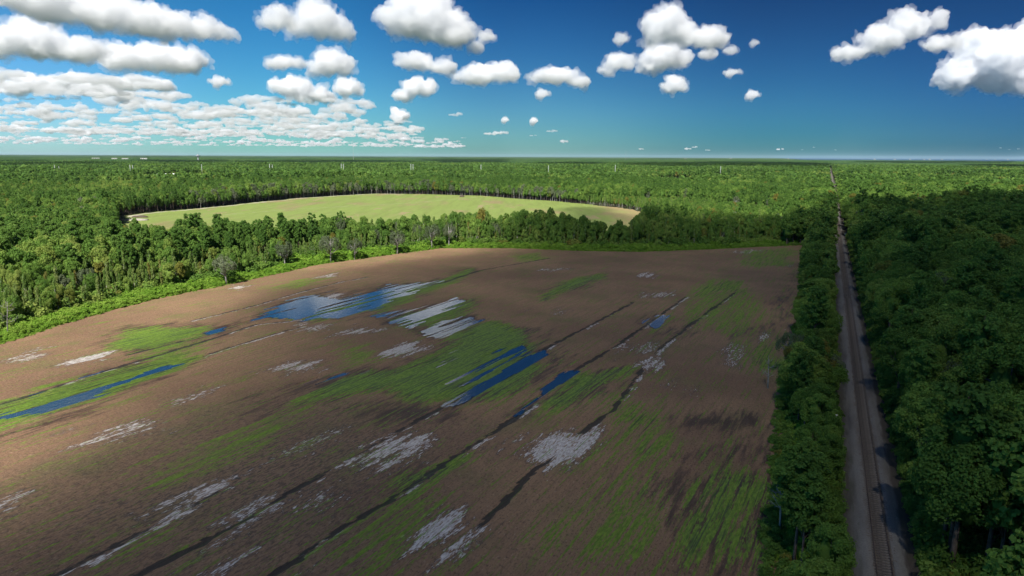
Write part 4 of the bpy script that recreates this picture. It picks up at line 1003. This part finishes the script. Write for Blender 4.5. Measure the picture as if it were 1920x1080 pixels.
for s_ in (-1, 1):
    b = MB(); b.box((s_ * 1.55, 0, .5), (.35, 22, .35)); obj('beam', b.me('beam', M_DARK), br)
    b = MB(); b.box((s_ * 2.0, 0, 1.35), (.06, 22, .08))
    for q in range(-5, 6): b.box((s_ * 2.0, q * 2.15, .85), (.08, .08, 1.0))
    obj('railing', b.me('railing', M_DARK), br)
for q in range(30):
    b_ = obj('deck_timber', slp[0] if 0 else bpy.data.meshes.get('deck timber') or MB().box((0, 0, 0), (3.4, .26, .1)).me('deck timber', M_DARK), br, (0, -10.6 + q * .73, .40))
def marker(s_, t_, h_, wdt, label, lean=0.):
    x_, y_ = rl(s_, t_); e = empty('marker_post', (x_, y_, -.05), -RAIL_AZ); e.rotation_euler = (lean, 0, -RAIL_AZ)
    b = MB(); b.tube([(0, 0, -.3), (0, 0, h_)], [.07, .06], 8); obj('post', b.me('post', M_WHITE), e)
    b = MB(); b.prism([(-wdt / 2, -.1), (wdt / 2, -.1), (wdt / 2, -.07), (-wdt / 2, -.07)], h_ - wdt * 1.1, h_ + .05); obj('plate', b.me('plate', M_WHITE), e); tag(e, label, 'marker post')
marker(-3.6, tb_ - 12, 2.6, .9, 'white marker board on the left of the track before the dark bridge')
marker(3.0, tb_ - 13, 1.8, .8, 'white marker board on the right of the track before the dark bridge')
marker(-4.2, rt_of(1571, 800), 2.2, .35, 'white marker post among the leaves left of the track')
gx_, gy_ = G(1680, 978); e = empty('broken_post', (gx_, gy_, -.2), .9); tag(e, 'white broken post lying in two pieces right of the track', 'broken post')
obj('post', MB().tube([(-.65, 0, .12), (-.1, 0, .16)], [.07, .07], 7).me('post', M_WHITE), e); obj('stub', MB().tube([(.15, .05, .12), (.5, .1, .2), (.52, .1, .42)], [.08, .12, .1], 7).me('stub', M_WHITE), e)

# ------------------------------------------------------------------ the far landscape
PYL = [(105, 309, 'in the leftmost pair'), (113, 311, 'shorter one in the leftmost pair'), (246, 308, 'left one of the second pair from the left'), (251, 309, 'right one of the second pair from the left'), (380, 307, 'standing alone, tallest over the forest'), (507, 306, 'left one of the pair left of the centre'), (512, 307, 'right one of the pair left of the centre'),
       (641, 305, 'left one of the pair above the meadow'), (645, 305.5, 'right one of the pair above the meadow'), (771, 305, 'left one of the pair above the meadow middle'), (775, 305.5, 'right one of the pair above the meadow middle'), (902, 306, 'single one above the right half of the meadow'), (1028, 307, 'single grey one right of the centre'), (1153, 306, 'single pale one before the dark cloud shadow'), (1350, 308, 'faint one in the dark cloud shadow')]
for px, ty, lb in PYL:
    D = 1250; zt = H - D * (ty - 291.5) / F; base_py = 293.5 + F * H / D; gx_, gy_ = G(px, base_py); sc_ = 1.
    e = empty('transmission_pole', (gx_, gy_, -.5)); tag(e, 'tall pale transmission pole ' + lb, 'power pole', 'transmission poles above the forest')
    obj('pole', MB().tube([(0, 0, 0), (0, 0, zt * .6), (0, 0, zt)], [.42, .34, .22], 8).me('pole', M_STEEL, True), e)
    for q in range(3):
        obj('crossarm', MB().tube([(-1.0 if q != 1 else -1.3, 0, zt - 1.2 - q * 2.6 + .3), (0, 0, zt - 1.5 - q * 2.6), (1.0 if q != 1 else 1.3, 0, zt - 1.2 - q * 2.6 + .3)], [.06, .1, .06], 5).me('crossarm', M_STEEL), e)
D = 4300; gx_, gy_ = G(372, 293.5 + F * H / D); e = empty('water_tower', (gx_, gy_, 0)); tag(e, 'white mushroom-shaped water tower on the horizon at the left', 'water tower')
obj('column', MB().tube([(0, 0, 0), (0, 0, 3), (0, 0, 32)], [5, 2.6, 2.4], 16).me('column', M_WHITE, True), e)
obj('tank', MB().tube([(0, 0, 31), (0, 0, 34), (0, 0, 38), (0, 0, 42), (0, 0, 44.5), (0, 0, 45.5)], [2.4, 6.5, 9, 8.5, 5, .8], 20).me('tank', M_WHITE, True), e)
def mast(px, D, ht, label, red=False):
    gx_, gy_ = G(px, 293.5 + F * H / D); e = empty('radio_mast', (gx_, gy_, 0)); tag(e, label, 'radio mast'); nsec = 10
    mr_ = simple('red mast paint', (.55, .12, .08), .6) if red else M_STEEL
    for i in range(nsec):
        z0, z1 = ht * i / nsec, ht * (i + 1) / nsec; w0 = 1.2; b = MB()
        cs = [(w0 * math.cos(a), w0 * math.sin(a)) for a in (0, 2.094, 4.189)]
        for q in range(3):
            b.tube([(cs[q][0], cs[q][1], z0), (cs[q][0], cs[q][1], z1)], [.22, .22], 4); b.tube([(cs[q][0], cs[q][1], z0), (cs[(q + 1) % 3][0], cs[(q + 1) % 3][1], z1)], [.12, .12], 4)
        obj('mast_section', b.me('section', mr_ if i % 2 else M_STEEL), e)
mast(663, 5200, 150, 'thin grey lattice radio mast standing above the central horizon')
mast(1173, 6000, 105, 'thin radio mast standing above the horizon right of the centre')
mast(1753, 8800, 75, 'red and white lattice mast on the right horizon', True)
def building(px, D, wd_, dp, ht, label, roof='flat', nwin=4, m_=None, base=0):
    gx_, gy_ = G(px, 293.5 + F * H / D); az = math.atan2(gx_, gy_); e = empty('building', (gx_, gy_, base), -az); tag(e, label, 'building', 'pale buildings far off among the trees')
    m_ = m_ or M_WHITE; obj('wall', MB().box((0, 0, ht / 2 - .5), (wd_, dp, ht + 1)).me('wall', m_), e)
    if roof == 'flat': obj('roof', MB().box((0, 0, ht + .35), (wd_ + .8, dp + .8, .7)).me('roof', M_CONC), e)
    else:
        b = MB(); h2 = dp * .22; b.v = [(-wd_ / 2 - .5, -dp / 2 - .5, ht), (wd_ / 2 + .5, -dp / 2 - .5, ht), (wd_ / 2 + .5, dp / 2 + .5, ht), (-wd_ / 2 - .5, dp / 2 + .5, ht), (-wd_ / 2 - .5, 0, ht + h2), (wd_ / 2 + .5, 0, ht + h2)]
        b.f = [[0, 1, 5, 4], [2, 3, 4, 5], [1, 2, 5], [3, 0, 4], [3, 2, 1, 0]]; obj('roof', b.me('roof', M_WHITE), e)
    nf = max(1, int(ht // 6)); wme = MB().box((0, 0, 0), (wd_ / nwin * .5, .3, 1.8)).me('window', M_DARK)
    for a in range(nf):
        for q in range(nwin): obj('window', wme, e, (-wd_ / 2 + wd_ * (q + .5) / nwin, -dp / 2 - .1, (a + .6) * ht / nf))
building(325, 980, 17, 7, 15.5, 'long white-roofed building in the forest clearing at the left', 'gable', 6)
building(299, 985, 7, 6, 15, 'smaller tan building left of the long white-roofed one', 'gable', 3, M_CONC)
RB_ = [(1285, 'pale building on the horizon above the left end of the right forest'), (1370, 'small pale block on the right horizon left of the railway gap'), (1478, 'white block on the horizon just left of the railway gap'), (1640, 'white block on the coast right of the railway gap'), (1678, 'narrow white block on the coast, second right of the railway gap'), (1706, 'low white block on the coast left of the red and white mast'), (1733, 'tall pale block beside the red and white mast, on its left'), (1743, 'white block next to the red and white mast'), (1766, 'low white block just right of the red and white mast'), (1786, 'white block between the mast and the far right blocks'), (1850, 'left one of the far right coast blocks'), (1866, 'middle one of the far right coast blocks'), (1890, 'rightmost white block on the coast')]
for i, (px, lb) in enumerate(RB_):
    rr = random.Random(60 + i); building(px, 9000 + rr.uniform(-500, 200), rr.uniform(22, 48), 16, rr.uniform(18, 30), lb, 'flat', rr.choice((3, 4, 5)), M_CONC)
for i, (px, D) in enumerate(((215, 5600), (235, 5400), (270, 5700), (180, 6000))):
    building(px, D, 30 + 4 * i, 14, 22, 'low white building among the left horizon trees, %s' % ['nearest of four', 'second from the right of four', 'rightmost of four', 'leftmost of four'][i], 'flat', 3)
sm = Mat('sea water', .25, .5); sm.col((.02, .06, .10)); sm.bump(sm.noise(sm.pos(), .02, 3), 1., .3)
sh = [(3700, 9600), (7500, 8800), (14000, 7000), (100000, 40000), (100000, 150000), (57000, 150000)]
o_ = obj('sea', mesh('sea', [(a, b_, -.2) for a, b_ in sh], [list(range(len(sh)))], [sm.m])); tag(o_, 'thin blue line of sea on the right horizon', kind='structure')
# earth heap and equipment on the meadow
M_SAND = simple('pale sand', (.36, .33, .28), .95, .2, 1.); M_DIRT = simple('dark soil heap', (.09, .07, .055), .95, .3, 1.)
def heap(px, py, rx, ry, hz, m_, label, nm='sand_heap', cat_='heap'):
    gx_, gy_ = G(px, py); v_, f_ = ICO2; v_ = v_.copy(); v_ = v_ * (1 + NR.normal(size=(len(v_), 1)) * .08); v_[:, 2] = np.maximum(v_[:, 2], -.1); o_ = obj(nm, mesh(nm, v_ * np.array([rx, ry, hz]), f_, [m_], True), None, (gx_, gy_, -.3), R.uniform(-.2, .2)); tag(o_, label, cat_)
heap(255, 412, 9, 5, 1.2, M_SAND, 'flat pale sand heap at the left end of the meadow')
heap(262, 407, 6, 2.5, 1.6, M_DIRT, 'dark soil heap behind the flat sand heap on the meadow', 'soil_heap')
heap(866, 369, 2.6, 1.8, 2.4, M_DIRT, 'small dark brush pile on the far edge of the meadow', 'brush_pile', 'brush pile')

# ------------------------------------------------------------------ haze
hm = bpy.data.materials.new('haze'); hm.use_nodes = True; t_ = hm.node_tree; t_.nodes.remove(t_.nodes['Principled BSDF'])
hv = t_.nodes.new('ShaderNodeVolumePrincipled'); hv.inputs['Color'].default_value = (.62, .84, 1., 1); hv.inputs['Density'].default_value = 1.3e-5
t_.links.new(hv.outputs[0], t_.nodes['Material Output'].inputs['Volume']); hm.cycles.homogeneous_volume = True
o_ = obj('haze', MB().box((0, 27000, 89.2), (110000, 60000, 181.6)).me('haze', hm)); tag(o_, 'thin pale air over the far forest', kind='stuff')
print('done', time.time() - T0)
